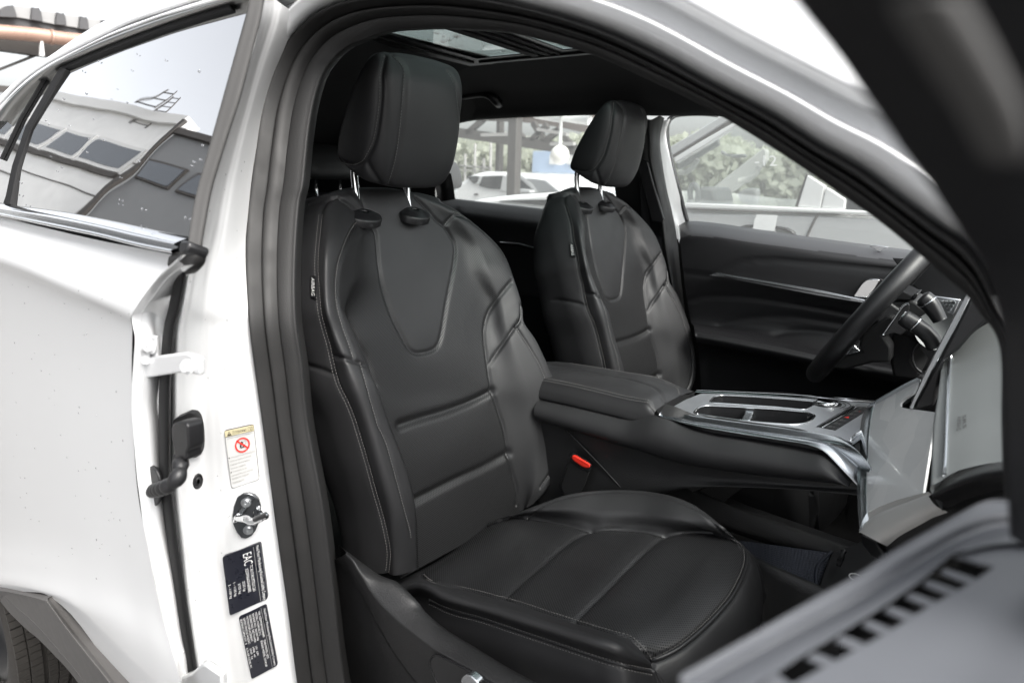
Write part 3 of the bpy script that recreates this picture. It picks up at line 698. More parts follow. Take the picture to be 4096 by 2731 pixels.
ei = [('B',1150,255),('B',1045,345),('B',965,450),('B',898,540),('B',890,570),('B',896,630),('B',912,715),('B',908,850),('B',900,1000),('B',895,1150),('B',905,1300),('B',925,1568),('C',1012,300),('C',1050,600),('C',1112,920),('C',1170,1280),('C',1205,1430),('C',1235,1700)]
er = [('B',1150,262),('B',1075,440),('B',1052,540),('B',1040,620),('B',1037,660),('B',1034,720),('B',1030,800),('B',1026,900),('B',1024,1050),('B',1022,1180),('B',1024,1330),('B',1034,1568),('C',1130,300),('C',1150,620),('C',1185,940),('C',1250,1290),('C',1275,1460),('C',1310,1700)]
def eP(L, y): return np.array([pY(px(*c), y) for c in L])
o_, i_, r_ = eP(eo, -.930), eP(ei, -.922), eP(er, -.875)
netobj('door_edge', [o_ + EY * .004, o_, (o_ * .6 + i_ * .4) - EY * .004, i_ * .85 + o_ * .15, i_, i_ + EY * .010, i_ * .6 + r_ * .4 + EY * .012, r_, behind(r_, .02)], PAINT, door, mu=4, mv=6)
ws = np.array([(432,600),(414,702),(402,752),(396,810),(391,883),(390,1000),(391,1091),(398,1150),(409,1240),(416,1290),(428,1380),(442,1470),(452,1536),(470,1640)], float) + [-12, 0]
netobj('weatherstrip', [[pY(px('W', x + dx, y), yy) for x, y in ws] for dx, yy in ((-14, -.900), (-13, -.910), (-5, -.914), (4, -.914), (11, -.909), (14, -.895))], MATTEBLK, door, mu=4, mv=6)
# glass, frame and mouldings
def gY(z): return -.893 + (z - 1.345) * .45
A = lambda pts, d=0: np.array([pf(px('A', *c), lambda z: gY(z) + d) for c in pts])
GN = np.array([0, -1, .45]); GN /= np.linalg.norm(GN)
# the main pane bows gently, as car glass does
bot = A([(20,1168),(300,1210),(560,1258),(800,1310),(1085,1368)]); topl = A([(368,372),(600,282),(900,165),(1150,82),(1440,-20)])
V = [[bot[i] * (1 - t) + topl[i] * t - GN * -.0025 * (4 * t * (1 - t)) for i in range(5)] for t in (0, .25, .5, .75, 1)]
gp = dense(np.array(V), 6, 6); gridobj('window_glass', gp, GLASS_TINT, door)
q = A([(-160,1140),(15,1170),(170,700),(350,372),(240,440),(60,640),(-120,900)], .002)
slab('quarter_glass', q[[0, 1, 2, 3, 4, 5, 6]], GN, .004, GLASS_TINT, door, bevel=0)
bar = A([(20,1165),(52,1166),(95,960),(172,735),(370,392),(345,372),(145,715),(65,950)], -.006)
slab('division_bar', bar, GN, .010, MATTEBLK, door, bevel=.002)
pin = A([(-4,905),(4,908),(120,665),(248,450),(243,446),(114,660)], -.003); slab('quarter_seal', pin, GN, .004, MATTEBLK, door, bevel=0)
fr1 = A([(352,398),(600,294),(900,180),(1150,97),(1312,50),(1302,18),(1150,62),(900,145),(600,258),(340,372)], -.005)
slab('frame_seal', fr1, GN, .008, MATTEBLK, door, bevel=.001)
up_ = [(0,690),(60,610),(160,505),(268,418),(345,374),(600,262),(900,149),(1150,66),(1300,21),(1430,-18)]
lo_ = [(0,640),(60,570),(160,475),(258,405),(345,355),(600,225),(900,112),(1150,40),(1300,-2),(1420,-40)]
uo, lo2 = A(up_, -.008), A(lo_, -.006)
netobj('upper_moulding', [uo + EY * .01, uo, uo * .65 + lo2 * .35 - EY * .006, uo * .3 + lo2 * .7 - EY * .004, lo2, lo2 + EY * .008], MOULD, door, mu=4, mv=6)
w0 = A([(-200,830),(0,618),(100,505),(250,392),(400,312),(700,165),(1000,60),(1300,-35),(1420,-70)], -.006)
w1 = A([(-200,800),(0,590),(100,478),(250,372),(400,290),(700,140),(1000,35),(1300,-58),(1420,-95)], .006)
netobj('frame_skin', [lo2[[0,0,1,2,3,4,5,6,8]], w0], PAINT, door, mu=4, mv=6) if False else None
cq_ = lambda P_, n_: resample(P_, n_)
netobj('door_frame', [cq_(lo2, 12) + EY * .004, cq_(lo2, 12) - EY * .003, (cq_(lo2, 12) + cq_(w0, 12)) / 2 - EY * .005, cq_(w0, 12) - EY * .002, cq_(w0, 12) + EY * .012], PAINT, door, mu=4, mv=6)
# roof side above the door
ro = np.array([pf(px('W', *c), lambda z: gY(z) + .03) for c in [(-90,330),(20,212),(35,198),(117,130),(166,94),(204,70),(248,47),(330,6),(420,-30),(560,-70)]])
rw = cq_(np.array([pf(px('A', *c), lambda z: gY(z) + .008) for c in [(-200,806),(0,592),(100,480),(250,374),(400,292),(700,142),(1000,37),(1300,-56),(1430,-97)]]), 10); ro = cq_(ro, 10)
netobj('roof_side', [rw + EY * .02, rw, rw * .6 + ro * .4 - GN * -.006, ro * .8 + rw * .2, ro, ro + EY * .03 - EZ * .004, ro + EY * .12 - EZ * .03], PAINT, body, mu=5, mv=6)
netobj('roof_gap', [rw + EY * .006 - EZ * .001, rw + EY * .004 - EZ * .008], VOID, body, mu=3, mv=4)
ru = A([(1442,-30),(1440,0),(1372,240),(1300,480),(1200,850),(1120,1150),(1084,1362),(1086,1420)], -.012); rv = A([(1510,-30),(1500,60),(1440,290),(1370,560),(1275,850),(1205,1090),(1160,1330),(1146,1422)], -.004)
ru = resample(ru, 10); rv = resample(rv, 10)
netobj('window_rubber', [ru + EY * .012, ru, ru * .7 + rv * .3 - EY * .006, ru * .35 + rv * .65 - EY * .005, rv, behind(rv, .03)], GREYRUB, door, mu=4, mv=6)
thin = A([(1432,-20),(1440,-20),(1302,480),(1202,850),(1122,1150),(1084,1362),(1074,1360),(1112,1150),(1192,850),(1292,480)], -.006); slab('glass_edge', thin, GN, .006, MATTEBLK, door, bevel=0)
b0 = A([(-200,1130),(0,1165),(300,1206),(560,1254),(800,1306),(1060,1362)], -.008); b1 = A([(-200,1195),(0,1226),(300,1290),(600,1352),(840,1412),(1022,1446)], -.014)
netobj('belt_moulding', [b0 + EY * .012, b0, b0 * .7 + b1 * .3 - EY * .010, b0 * .45 + b1 * .55 - EY * .004, b0 * .25 + b1 * .75 - EY * .010, b1 - EY * .004, b1 + EY * .014], CHROME, door, mu=5, mv=8)
slab('moulding_cap', A([(1022,1382),(1040,1368),(1074,1372),(1078,1392),(1062,1428),(1042,1448),(1016,1442)], -.026), GN, .022, SATINBLK, door, bevel=.003)
slab('glass_patch', A([(905,1322),(1076,1350),(1078,1362),(906,1334)], -.006), GN, .003, GLOSSBLK, door, bevel=0)
kb = np.array([pY(px('B', *c), -.905) for c in [(1205,160),(1215,190),(1205,220),(1175,240),(1125,240)]])
tube('channel_end', cr(kb, 5), [.0115] * 17 + [.012] * 4, RUBBER, door, n=10)
# wheel-arch cladding
g = lambda pts, y: np.array([pY(px('c6', *c), y) for c in pts])
t0 = [(-400,130),(0,175),(340,250),(690,318),(725,345),(1000,700),(1300,1060),(1560,1380),(1900,1800)]
t1 = [(-400,195),(0,222),(340,285),(640,365),(712,418),(960,760),(1250,1130),(1500,1440),(1820,1860)]
t2 = [(-400,210),(30,290),(60,300),(250,480),(460,660),(640,850),(850,1095),(1110,1400),(1400,1800)]
t3 = [(-400,230),(0,345),(20,380),(145,540),(400,790),(560,915),(760,1110),(1050,1420),(1320,1800)]
a0, a1, a2, a3 = g(t0, -.962), g(t1, -.972), g(t2, -.966), g(t3, -.950)
netobj('arch_cladding', [a0 + EY * .02, a0, a0 * .5 + a1 * .5, a1, a1 * .9 + a2 * .1, a1 * .5 + a2 * .5, a2 * .95 + a1 * .05, a2, a2 * .6 + a3 * .4, a3, a3 + EY * .03], CLADDING, car, mu=4, mv=6)
# rear wheel: tread blocks round a carcass
TC, TR = np.array([-1.02, -.83, .355]), .375
wheel = empty('rear_wheel', tuple(TC), car)
def tp(a, y, r): return TC + np.array([math.cos(a) * r, y, math.sin(a) * r])
V = []; n = 72; prof = [(-.105, TR - .09), (-.112, TR - .045), (-.098, TR - .016), (-.085, TR - .010), (.085, TR - .010), (.098, TR - .016), (.112, TR - .045), (.105, TR - .09)]
for k in range(n):
    for y, r in prof: V.append(tp(2 * math.pi * k / n, y, r))
mk('tyre', V, [tuple(x) for x in gfaces(n, len(prof), True, False)], TYRE, wheel)
mb = MB()
for rib, (ya, yb) in enumerate(((-.108, -.060), (-.050, -.008), (.002, .044), (.054, .104))):
    nb = 58
    for k in range(nb):
        a = 2 * math.pi * (k + rib * .37) / nb; b = a + 2 * math.pi / nb * .90; sk = .03 * (1 if rib < 2 else -1)
        if not -1.3 < (a + .3) % (2 * math.pi) - math.pi * (0 if (a + .3) % (2*math.pi) < math.pi else 2) < 2.2: continue
        for c, (ra, rb) in enumerate(((0, .46), (.52, 1))):
            y0, y1 = ya + (yb - ya) * ra, ya + (yb - ya) * rb
            for h0, h1 in ((0, .44), (.50, 1)):
                aa, bb = a + (b - a) * h0, a + (b - a) * h1
                q8 = [tp(x + sk * (y - ya), y, r) for r in (TR - .012, TR - (.0035 if abs(y0 + y1) > .18 else 0)) for x, y in ((aa, y0), (bb, y0), (bb, y1), (aa, y1))]
                mb.add(q8, [(0,1,2,3)[::-1], (4,5,6,7), (0,1,5,4), (1,2,6,5), (2,3,7,6), (3,0,4,7)])
mb.build('tread_blocks', TYRE, wheel, smooth=False, kind='stuff')
V = []
for y, r in [(-.09, .285), (-.10, .280), (-.10, .262), (-.06, .25), (-.05, .08), (-.07, .05), (-.07, .001)]:
    for k in range(48): V.append(tp(2 * math.pi * k / 48, y, r))
mk('rim', V, [tuple(x) for x in gfaces(7, 48, False, True)], SATINBLK, wheel)
# inner wheel housing, dark
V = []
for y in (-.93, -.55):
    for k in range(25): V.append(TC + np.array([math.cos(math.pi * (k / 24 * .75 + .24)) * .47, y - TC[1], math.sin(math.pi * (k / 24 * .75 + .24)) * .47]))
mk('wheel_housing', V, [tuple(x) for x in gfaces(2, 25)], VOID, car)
# ---- hardware on the jamb
def W(x, y): return px('W', x, y)
def jq(k, pts, l=.0): return np.array([on(jamb, px(k, *c), l) for c in pts])
hinge = empty('upper_hinge', (.25, -.87, 1.15), door)
hp = np.array([pY(px('B', *c), -.920) for c in [(925,830),(1100,806),(1165,800),(1250,838),(1252,945),(1160,925),(1100,932),(905,962)]])
hn = np.array([.35, -.93, .05])
slab('hinge_arm', hp, hn, .008, PAINT, hinge, bevel=.0025, seg=3)
bl_ = np.array([pY(px('B', *c), -.916) for c in [(915,694),(975,694),(982,835),(915,835)]]); slab('hinge_leaf', bl_, hn, .006, PAINT, hinge, bevel=.002)
def bolt(c, n, r, m, par, name='bolt', hexa=True, h=.006):
    n = np.asarray(n, float) / np.linalg.norm(n); u = np.cross(n, EZ); u /= np.linalg.norm(u); v = np.cross(n, u); V = []
    for rr, hh in ((r * 1.45, 0), (r * 1.45, h * .3), (r * 1.05, h * .35), (r, h), (r * .85, h * 1.1), (r * .3, h * 1.05), (r * .25, h * .8)):
        k_ = 24
        for k in range(k_):
            a = 2 * math.pi * k / k_; q_ = rr / max(abs(math.cos((a + math.pi / 6) % (math.pi / 3) - math.pi / 6)), .1) * .93 if hexa and h * .34 < hh < h * 1.08 else rr
            V.append(c + (u * math.cos(a) + v * math.sin(a)) * q_ + n * hh)
    o = mk(name, V, [tuple(x) for x in gfaces(7, 24, False, True)] + [tuple(range(6 * 24, 7 * 24))], m, par); return flat(fixn(o), 40)
bolt(pY(px('B', 1182, 888), -.9225), hn, .0055, PAINT, hinge, h=.006)
bolt(pY(px('B', 948, 763), -.9185), hn, .0055, PAINT, hinge, h=.006)
tube('hinge_pin', [pY(px('B', 915, 778), -.922), pY(px('B', 916, 860), -.922)], .0045, PAINT, hinge, n=12)
low = empty('lower_hinge', (.25, -.86, .70), door)
slab('hinge_leaf', np.array([pY(px('C', *c), -.918) for c in [(1198,1365),(1225,1362),(1230,1470),(1215,1500)]]), hn, .006, PAINT, low, bevel=.002)
slab('hinge_arm', np.array([pY(px('C', *c), -.922) for c in [(1215,1530),(1290,1500),(1355,1440),(1375,1438),(1490,1515),(1495,1620),(1210,1640)]]), hn, .010, PAINT, low, bevel=.003)
# wiring boot
boot = empty('wiring_boot', (.25, -.87, .97), car, label='black rubber wiring boot bridging the gap between rear door and pillar')
fl = jq('B', [(1105,1230),(1108,1200),(1125,1175),(1150,1163),(1180,1170),(1205,1200),(1222,1260),(1230,1330),(1230,1400),(1215,1438),(1180,1445),(1160,1430),(1130,1350)], .009)
jn = jamb.normal(fl[0]); slab('flange', rounded(fl, .006, 3), jn, .010, RUBBER_BLK, boot, bevel=.003)
cnp = np.array([pY(px('B', *c), -.914) for c in [(1070,1262),(1085,1240),(1120,1232),(1160,1236),(1176,1262),(1182,1400),(1168,1425),(1172,1475),(1096,1475),(1092,1425),(1074,1335)]])
slab('connector', rounded(cnp, .004, 3), np.array([.25, -.95, .1]), .022, RUBBER_BLK, boot, bevel=.005, seg=3)
pth = [('B',1135,1440,-.905),('B',1137,1490,-.908),('C',1216,95,-.915),('C',1210,150,-.921),('C',1185,200,-.926),('C',1135,240,-.930),('C',1075,262,-.926),('C',1015,275,-.912),('C',965,285,-.890)]
bp_ = resample(cr(np.array([pY(px(k, x, y), Y) for k, x, y, Y in pth]), 10), 340)
rr = .0070 + .0022 * np.abs(np.sin(np.linspace(0, 15 * math.pi, 340)))
rr[:24] = .0082
tube('bellows', bp_, rr, RUBBER_BLK, boot, n=18)
fl2 = np.array([pY(px('C', *c), -.919) for c in [(985,112),(1010,108),(1045,130),(1068,180),(1083,260),(1085,310),(1060,360),(1025,405),(985,420)]]); slab('flange', fl2, hn, .006, RUBBER_BLK, boot, bevel=.002)
# grommet
c = on(jamb, px('C', 1331, 208)); n_ = jamb.normal(c)
if n_ @ (CAM - c) < 0: n_ = -n_
u_ = np.cross(EZ, n_); u_ /= np.linalg.norm(u_); v_ = np.cross(n_, u_)
gr = empty('grommet', tuple(c), car)
def disc(name, prof, m, par, c=c, n=n_, u=u_, v=v_, sx=1, sy=1, k=28):
    V = [c + (u * math.cos(2*math.pi*j/k) * sx + v * math.sin(2*math.pi*j/k) * sy) * r + n * h for r, h in prof for j in range(k)]
    return mk(name, V, [tuple(x) for x in gfaces(len(prof), k, False, True)] + [tuple(range((len(prof)-1)*k, len(prof)*k))], m, par)
disc('plug', [(.0105, -.002), (.0105, .001), (.0098, .002), (.0085, .0022), (.008, .001), (.0052, .001), (.005, .002), (.003, .002)], RUBBER_BLK, gr, sx=.75, sy=1.15)
# striker
stk = empty('door_striker', (.3, -.79, .83), car, label='chrome door striker bolted to the white pillar')
pq = jq('C', [(1640,283),(1680,280),(1715,292),(1745,320),(1760,370),(1755,420),(1745,480),(1725,530),(1700,565),(1660,584),(1630,578),(1600,540),(1580,490),(1573,430),(1580,370),(1600,310)], .0055)
sn = np.mean([jamb.normal(p) for p in pq], 0); sn /= np.linalg.norm(sn); sn = sn if sn @ (CAM - pq[0]) > 0 else -sn
pm = pq.mean(0); pq = pq - ((pq - pm) @ sn)[:, None] * sn
slab('striker_plate', pq, sn, .008, DARKZINC, stk, bevel=.0012)
for cc in ((1661,340), (1677,523)): bolt(on(jamb, px('C', *cc), .0058), sn, .0048, ZINC, stk, name='striker_screw', hexa=False, h=.003)
la, lb = on(jamb, px('C', 1605, 445), .006), on(jamb, px('C', 1735, 405), .006)
tip = np.array([pY(px('C', *c_), -.822) for c_ in ((1655,462), (1700,478), (1775,448), (1780,440), (1760,425))])
tube('striker_loop', cr(np.array([la, la * .5 + tip[0] * .5, tip[0], tip[1], tip[2], tip[3], tip[3] * .5 + lb * .5, lb]), 6), .0052, CHROME, stk, n=14)
slab('loop_cover', np.array([pY(px('C', *c_), -.829) for c_ in ((1700,462),(1725,450),(1780,432),(1792,440),(1790,455),(1765,470),(1715,486),(1700,480))]), sn, .006, SATINBLK, stk, bevel=.0015)
disc('loop_base', [(.0068, .002), (.0068, .005), (.005, .007), (.0038, .010)], CHROME, stk, c=la - sn * .004, n=sn, sx=1, sy=1)
disc('loop_base', [(.0068, .002), (.0068, .005), (.005, .007), (.0038, .010)], CHROME, stk, c=lb - sn * .004, n=sn, sx=1, sy=1)
# ---- stickers
def sticker(name, k, cor, m, label, lift_=.0022, par=car):
    q = np.array([on(jamb, px(k, *c), lift_) for c in cor])           # bottom-left, bottom-right, top-right, top-left as read in the picture
    n = np.cross(q[1] - q[0], q[3] - q[0]); n /= np.linalg.norm(n)
    if n @ (CAM - q[0]) < 0: n = -n
    k0 = np.mean([px(k, *c) for c in cor], 0); hi = 0
    for fu in np.linspace(.1, .9, 7):
        for fv in np.linspace(.1, .9, 7):
            h_ = on(jamb, proj(sub(q, fu, fu, fv, fv)[0])[0]); hi = max(hi, (h_ - q[0]) @ n) if h_ is not None else hi
    qm = q.mean(0); q = q - ((q - qm) @ n)[:, None] * n + n * (hi + .0012)
    o = slab(name, rounded(q, .004), n, hi + .002, m, par, bevel=0); o['label'] = label
    return o, q, n
def decal(name, q, pts, m, par, n, l):
    P = [sub(q, u, u, v, v)[0] + n * l for u, v in pts]; return mk(name, P, [tuple(range(len(P)))], m, par, smooth=False)
def ringd(name, q, cu, cv, ru_, rv_, wdt, m, par, n, l, k=40):
    P = [sub(q, cu + math.cos(a) * ru_ * f, cu + math.cos(a) * ru_ * f, cv + math.sin(a) * rv_ * f, cv + math.sin(a) * rv_ * f)[0] + n * l for f in (1, 1 - wdt) for a in np.linspace(0, 2 * math.pi, k, endpoint=False)]
    return mk(name, P, [tuple(x) for x in gfaces(2, k, False, True)], m, par, smooth=False)
o, q, n_ = sticker('warning_label', 'c4', [(235,1425),(778,1243),(660,140),(88,290)], INK, 'white airbag warning sticker with a red prohibition sign above the striker')
slab('paper', rounded(sub(q, .012, .988, .006, .994), .004) + n_ * .0006, n_, .0003, STICKER_W, o, bevel=0)
decal('header_band', q, [(.012,.895),(.988,.895),(.988,.985),(.955,.994),(.045,.994),(.012,.985)], STICKER_Y, o, n_, .0010)
decal('header_rule', q, [(.012,.890),(.988,.890),(.988,.896),(.012,.896)], INK, o, n_, .0013)
tx = lambda s, u0, u1, v0, v1, m=LETTER_GREY, l=.0014, nm='lettering': text_on(nm, s, sub(q, u0, u1, v0, v1), m, o, up=l)
tx('Осторожно', .26, .74, .905, .975, INK)
decal('warning_triangle', q, [(.08,.905),(.23,.905),(.155,.975)], INK, o, n_, .0014); decal('warning_mark', q, [(.147,.925),(.163,.925),(.168,.955),(.142,.955)], STICKER_Y, o, n_, .0017)
for pts in ([(.79,.915),(.87,.91),(.87,.97),(.79,.975)], [(.88,.91),(.96,.915),(.96,.975),(.88,.97)]):
    decal('book_symbol', q, pts, INK, o, n_, .0014); cx, cy = np.mean(pts, 0); decal('book_page', q, [((x - cx) * .80 + cx, (y - cy) * .82 + cy) for x, y in pts], STICKER_Y, o, n_, .0017)
tx('i', .91, .93, .925, .965, INK, .0019)
tx('Боковая подушка безопасности', .08, .92, .845, .880)
P_ = [(.46,.66),(.50,.645),(.62,.655),(.62,.70),(.58,.715),(.575,.745),(.545,.765),(.50,.755),(.50,.73),(.46,.70)]; decal('seated_figure', q, P_, INK, o, n_, .0014)
decal('seated_figure', q, [(.51,.665),(.53,.66),(.56,.70),(.55,.72),(.53,.70)], STICKER_W, o, n_, .0016); ringd('airbag_outline', q, .62, .725, .055, .035, .12, INK, o, n_, .0015)
ringd('prohibition_ring', q, .55, .70, .255, .128, .20, REDINK, o, n_, .0019)
decal('prohibition_bar', q, [(.35,.785),(.38,.805),(.75,.635),(.72,.612)], REDINK, o, n_, .0019)
for i, (s, u1) in enumerate((('Пожалуйста, не блокируйте', .94), ('место установки боковой', .80), ('подушки безопасности', .74), ('чехлами сидений.', .58), ('Пожалуйста, не', .60), ('наклоняйтесь над местом', .80), ('раскрытия подушки', .66), ('безопасности.', .48))):
    v = .515 - i * .062; tx(s, .12 if i in (0, 4) else .06, u1, v, v + .036)
    if i in (0, 4): ringd('bullet', q, .06, v + .018, .022, .011, .98, INK, o, n_, .0014, k=14)
# the two black plates: text runs downwards, its foot to the left
o, q, n_ = sticker('rating_plate', 'c5', [(46,222),(124,832),(507,668),(432,76)], STICKER_B, 'black rating plate with EAC mark, directly below the striker')
tx('Haval Motor Manufacturing Rus Limited Liability Company', .02, .985, .865, .975, LETTER)
decal('rule', q, [(.02,.815),(.98,.815),(.98,.828),(.02,.828)], LETTER_GREY, o, n_, .0012)
tx('EAC', .08, .28, .53, .76, LETTER)
for s, u0, u1, v in (('TC RU E-RU.MT02.01265', .30, .76, .635), ('XZGFF06A7SA600683', .33, .74, .515), ('2225 kg', .52, .69, .385), ('3725 kg', .53, .70, .265), ('1 - 1135 kg', .48, .71, .145), ('2 - 1130 kg', .48, .715, .02)):
    tx(s, u0, u1, v + .03, v + .11, LETTER)
o, q, n_ = sticker('identification_plate', 'c5', [(205,862),(338,1513),(612,1355),(487,730)], STICKER_B, 'black identification plate with seven lines of print, lowest on the pillar')
tx('Haval Motor Manufacturing Rus Limited Liability Company', .05, .97, .865, .965, LETTER)
decal('rule', q, [(.01,.805),(.99,.805),(.99,.818),(.01,.818)], LETTER_GREY, o, n_, .0012)
for i, (s, u1) in enumerate((('VIN: XZGFF06A7SA600683', .46), ('MODEL: CC6461AL31C', .41), ('ENGINE NO.: 2501001306', .47), ('ENGINE MAX. NET POWER:', .48), ('PISTON DISPLACEMENT:', .44), ('GROSS VEHICLE WEIGHT:', .46), ('SEATING CAPACITY:  5', .44))):
    v = .69 - i * .108; tx(s, .045, u1, v, v + .072, LETTER)
for s, u0, u1, i in (('YEAR MODEL: 2025', .50, .81, 0), ('ENGINE MODEL: GW4N20', .50, .92, 1), ('141  kW', .54, .69, 3), ('1998  ml', .53, .69, 4), ('2225  kg', .53, .70, 5), ('COLOR CODE: 9C', .50, .82, 6)):
    v = .69 - i * .108; tx(s, u0, u1, v, v + .072, LETTER)

# ---- rain drops left on the paint and the glass
mb = MB()
def drop(q, n, r):
    n = n if n @ (CAM - q) > 0 else -n
    mb.ball(q + n * r * .15, r, 4, (1, .55, 1.15))
for i in range(46):
    q = pf(px('A', rng.uniform(120, 1250), rng.uniform(250, 1300)), gY) - EY * .003
    if 0 < q[2]: drop(q, GN, rng.uniform(.0008, .0016))
for i in range(70):
    h_ = skin.hit(px('W', rng.uniform(20, 300), rng.uniform(640, 1330)))
    if h_ is not None: drop(h_, skin.normal(h_), rng.uniform(.0007, .0014))
for i in range(36):
    h_ = on(jamb, px('W', rng.uniform(430, 600), rng.uniform(300, 1400)))
    if h_ is not None: drop(h_, jamb.normal(h_), rng.uniform(.0006, .0012))
mb.build('raindrops', WATER, car, kind='stuff')
# ------------------------------------------------------------------ far side: driver's door, rear door, pillar, windows
def rowY(k, pts): return [pY(px(k, x, y), Y) for x, y, Y in pts]
def rs(P, n): return resample(np.array(P), n)
fd = empty('driver_door', (.5, .75, .9), car)
fr_ = [('G', [(806,790,.815),(860,768,.815),(1000,779,.815),(1200,809,.815),(1400,838,.815),(1600,866,.815),(1829,897,.815),(2050,925,.815),(2250,955,.815)]),
       ('G', [(808,806,.772),(860,792,.772),(1000,803,.772),(1200,832,.772),(1400,860,.772),(1600,888,.772),(1829,918,.772),(2050,946,.772),(2250,975,.772)]),
       ('G', [(812,850,.722),(870,840,.722),(1000,850,.722),(1200,880,.722),(1400,906,.722),(1600,934,.722),(1829,962,.722),(2050,990,.722),(2250,1015,.722)]),
       ('G', [(816,900,.704),(870,895,.704),(1000,908,.704),(1200,935,.704),(1400,960,.704),(1600,985,.704),(1829,1010,.704),(2050,1035,.704),(2250,1060,.704)]),
       ('G', [(828,1030,.700),(900,1040,.70),(1000,1050,.70),(1200,1080,.70),(1400,1120,.70),(1600,1160,.70),(1829,1200,.70),(2050,1240,.70),(2250,1270,.70)]),
       ('G', [(845,1160,.715),(900,1158,.715),(1000,1160,.715),(1200,1172,.715),(1400,1200,.715),(1600,1235,.715),(1829,1280,.715),(2050,1320,.715),(2250,1350,.715)]),
       ('G', [(868,1290,.720),(930,1295,.72),(1000,1300,.72),(1200,1310,.72),(1400,1330,.72),(1600,1350,.72),(1829,1385,.72),(2050,1420,.72),(2250,1450,.72)]),
       ('G', [(880,1312,.680),(930,1320,.68),(1000,1332,.68),(1200,1366,.68),(1400,1408,.68),(1560,1442,.68),(1760,1480,.68),(2000,1520,.68),(2250,1560,.68)]),
       ('G', [(888,1345,.625),(930,1352,.625),(1000,1364,.625),(1200,1402,.625),(1400,1442,.625),(1560,1476,.625),(1760,1512,.625),(2000,1550,.625),(2250,1590,.625)]),
       ('G', [(896,1385,.622),(940,1392,.622),(1010,1406,.622),(1200,1444,.622),(1400,1485,.622),(1560,1518,.622),(1760,1555,.622),(2000,1600,.622),(2250,1640,.622)]),
       ('G', [(910,1470,.680),(960,1475,.69),(1030,1490,.69),(1200,1520,.69),(1400,1560,.69),(1560,1595,.69),(1760,1640,.69),(2000,1690,.69),(2250,1730,.69)]),
       ('G', [(930,1800,.700),(980,1810,.70),(1050,1830,.70),(1200,1860,.70),(1400,1890,.70),(1560,1920,.70),(1760,1950,.70),(2000,2000,.70),(2250,2040,.70)])]
dn = Surf(dense(np.array([rowY(k, p) for k, p in fr_]), 9, 12), inside=np.array([.5, 5, 1.]))
gq = lambda pts: pxs('G', pts)
cre = [dn.trace(gq(c)) for c in ([(828,1036),(900,1042),(965,1047),(1050,1010),(1120,980),(1200,968),(1300,966),(1400,972),(1600,990),(1829,1012),(2050,1035)],
       [(850,1180),(950,1158),(1050,1155),(1200,1166),(1400,1196),(1600,1232),(1829,1278)], [(1010,1312),(1100,1285),(1200,1268),(1320,1260),(1450,1268),(1650,1300),(1800,1330)],
       [(1300,1362),(1360,1345),(1440,1338),(1550,1345),(1700,1365)])]
dn.bulge(.003, .05, cre); dn.groove(cre, .0045, .006); dn.groove([dn.trace(gq([(900,1360),(1000,1375),(1200,1412),(1400,1452),(1560,1487),(1800,1535)]))], .003, .003)
dn.split([('lit_card_top', SOFT_LIT, gq([(780,700),(2400,700),(2400,1005),(2250,1000),(1829,960),(1400,905),(1000,852),(860,842),(780,860)]))], ('door_card', SOFT), fd)
sm = MB(); stitches(sm, dn, dn.trace(gq([(905,1350),(1000,1368),(1200,1405),(1400,1446),(1560,1480),(1800,1528)])), ln=.005, gap=.004)
stitches(sm, dn, dn.trace(gq([(905,1372),(1000,1388),(1200,1426),(1400,1466),(1560,1501),(1800,1548)])), ln=.005, gap=.004)
sm.build('stitching', mat('dark_thread', (.06, .06, .06), .8), fd, kind='stuff')
c1_ = np.array(rowY('G', [(x_, y_, .680) for x_, y_ in [(960,1048),(1003,1032),(1100,1050),(1300,1084),(1500,1117),(1762,1172),(2000,1222),(1990,1240),(1750,1190),(1500,1148),(1250,1100),(1050,1060)]]))
slab('chrome_strip', c1_, -EY, .012, SATIN, fd, bevel=.002)
slab('strip_inlay', np.array(rowY('G', [(1040,1050,.678),(1300,1094,.678),(1700,1168,.678),(1700,1174,.678),(1300,1100,.678),(1040,1054,.678)])), -EY, .003, GLOSSBLK, fd, bevel=0)
oq = lambda pts, y: np.array([pY(px('O', *c), y) for c in pts])
slab('handle_bezel', rounded(oq([(495,578),(585,440),(640,398),(705,394),(790,398),(860,470),(840,600),(640,585)], .690), .008), -EY, .010, SATINBLK, fd, bevel=.002)
slab('door_handle', rounded(oq([(512,570),(600,440),(650,405),(705,402),(775,404),(720,500),(645,580)], .684), .006), -EY, .010, CHROME, fd, bevel=.003)
slab('handle_bezel', oq([(1000,500),(1040,440),(1090,448),(1150,510),(1185,548),(1100,565),(1040,545)], .684), -EY, .008, SATIN, fd, bevel=.002)
# far front window: frame rubber, body strip, pillar trim
far = empty('far_pillar', (.1, .78, 1.3), car)
def fY(pts): return [pY(px('G', x, y), Y) for x, y, Y in pts]
k0 = fY([(560,130,.70),(590,300,.70),(610,450,.71),(640,600,.73),(660,720,.75),(690,900,.76),(740,1100,.76),(800,1300,.76),(850,1500,.76)])
k1 = fY([(640,230,.67),(650,330,.67),(655,450,.68),(690,600,.70),(712,720,.72),(735,900,.73),(770,1100,.73),(815,1300,.73),(860,1500,.73)])
k2 = fY([(700,215,.70),(690,330,.71),(700,450,.72),(725,600,.74),(750,720,.76),(768,880,.77),(796,1080,.77),(830,1300,.77),(875,1500,.77)])
k3 = fY([(728,225,.74),(706,330,.75),(716,450,.76),(742,600,.78),(770,720,.80),(795,860,.80),(815,1060,.79),(845,1300,.79),(890,1500,.79)])
inn_ = fY([(380,130,.73),(400,300,.73),(440,450,.75),(470,600,.78),(485,720,.79),(500,900,.80),(560,1100,.80),(640,1300,.80),(700,1500,.80)])
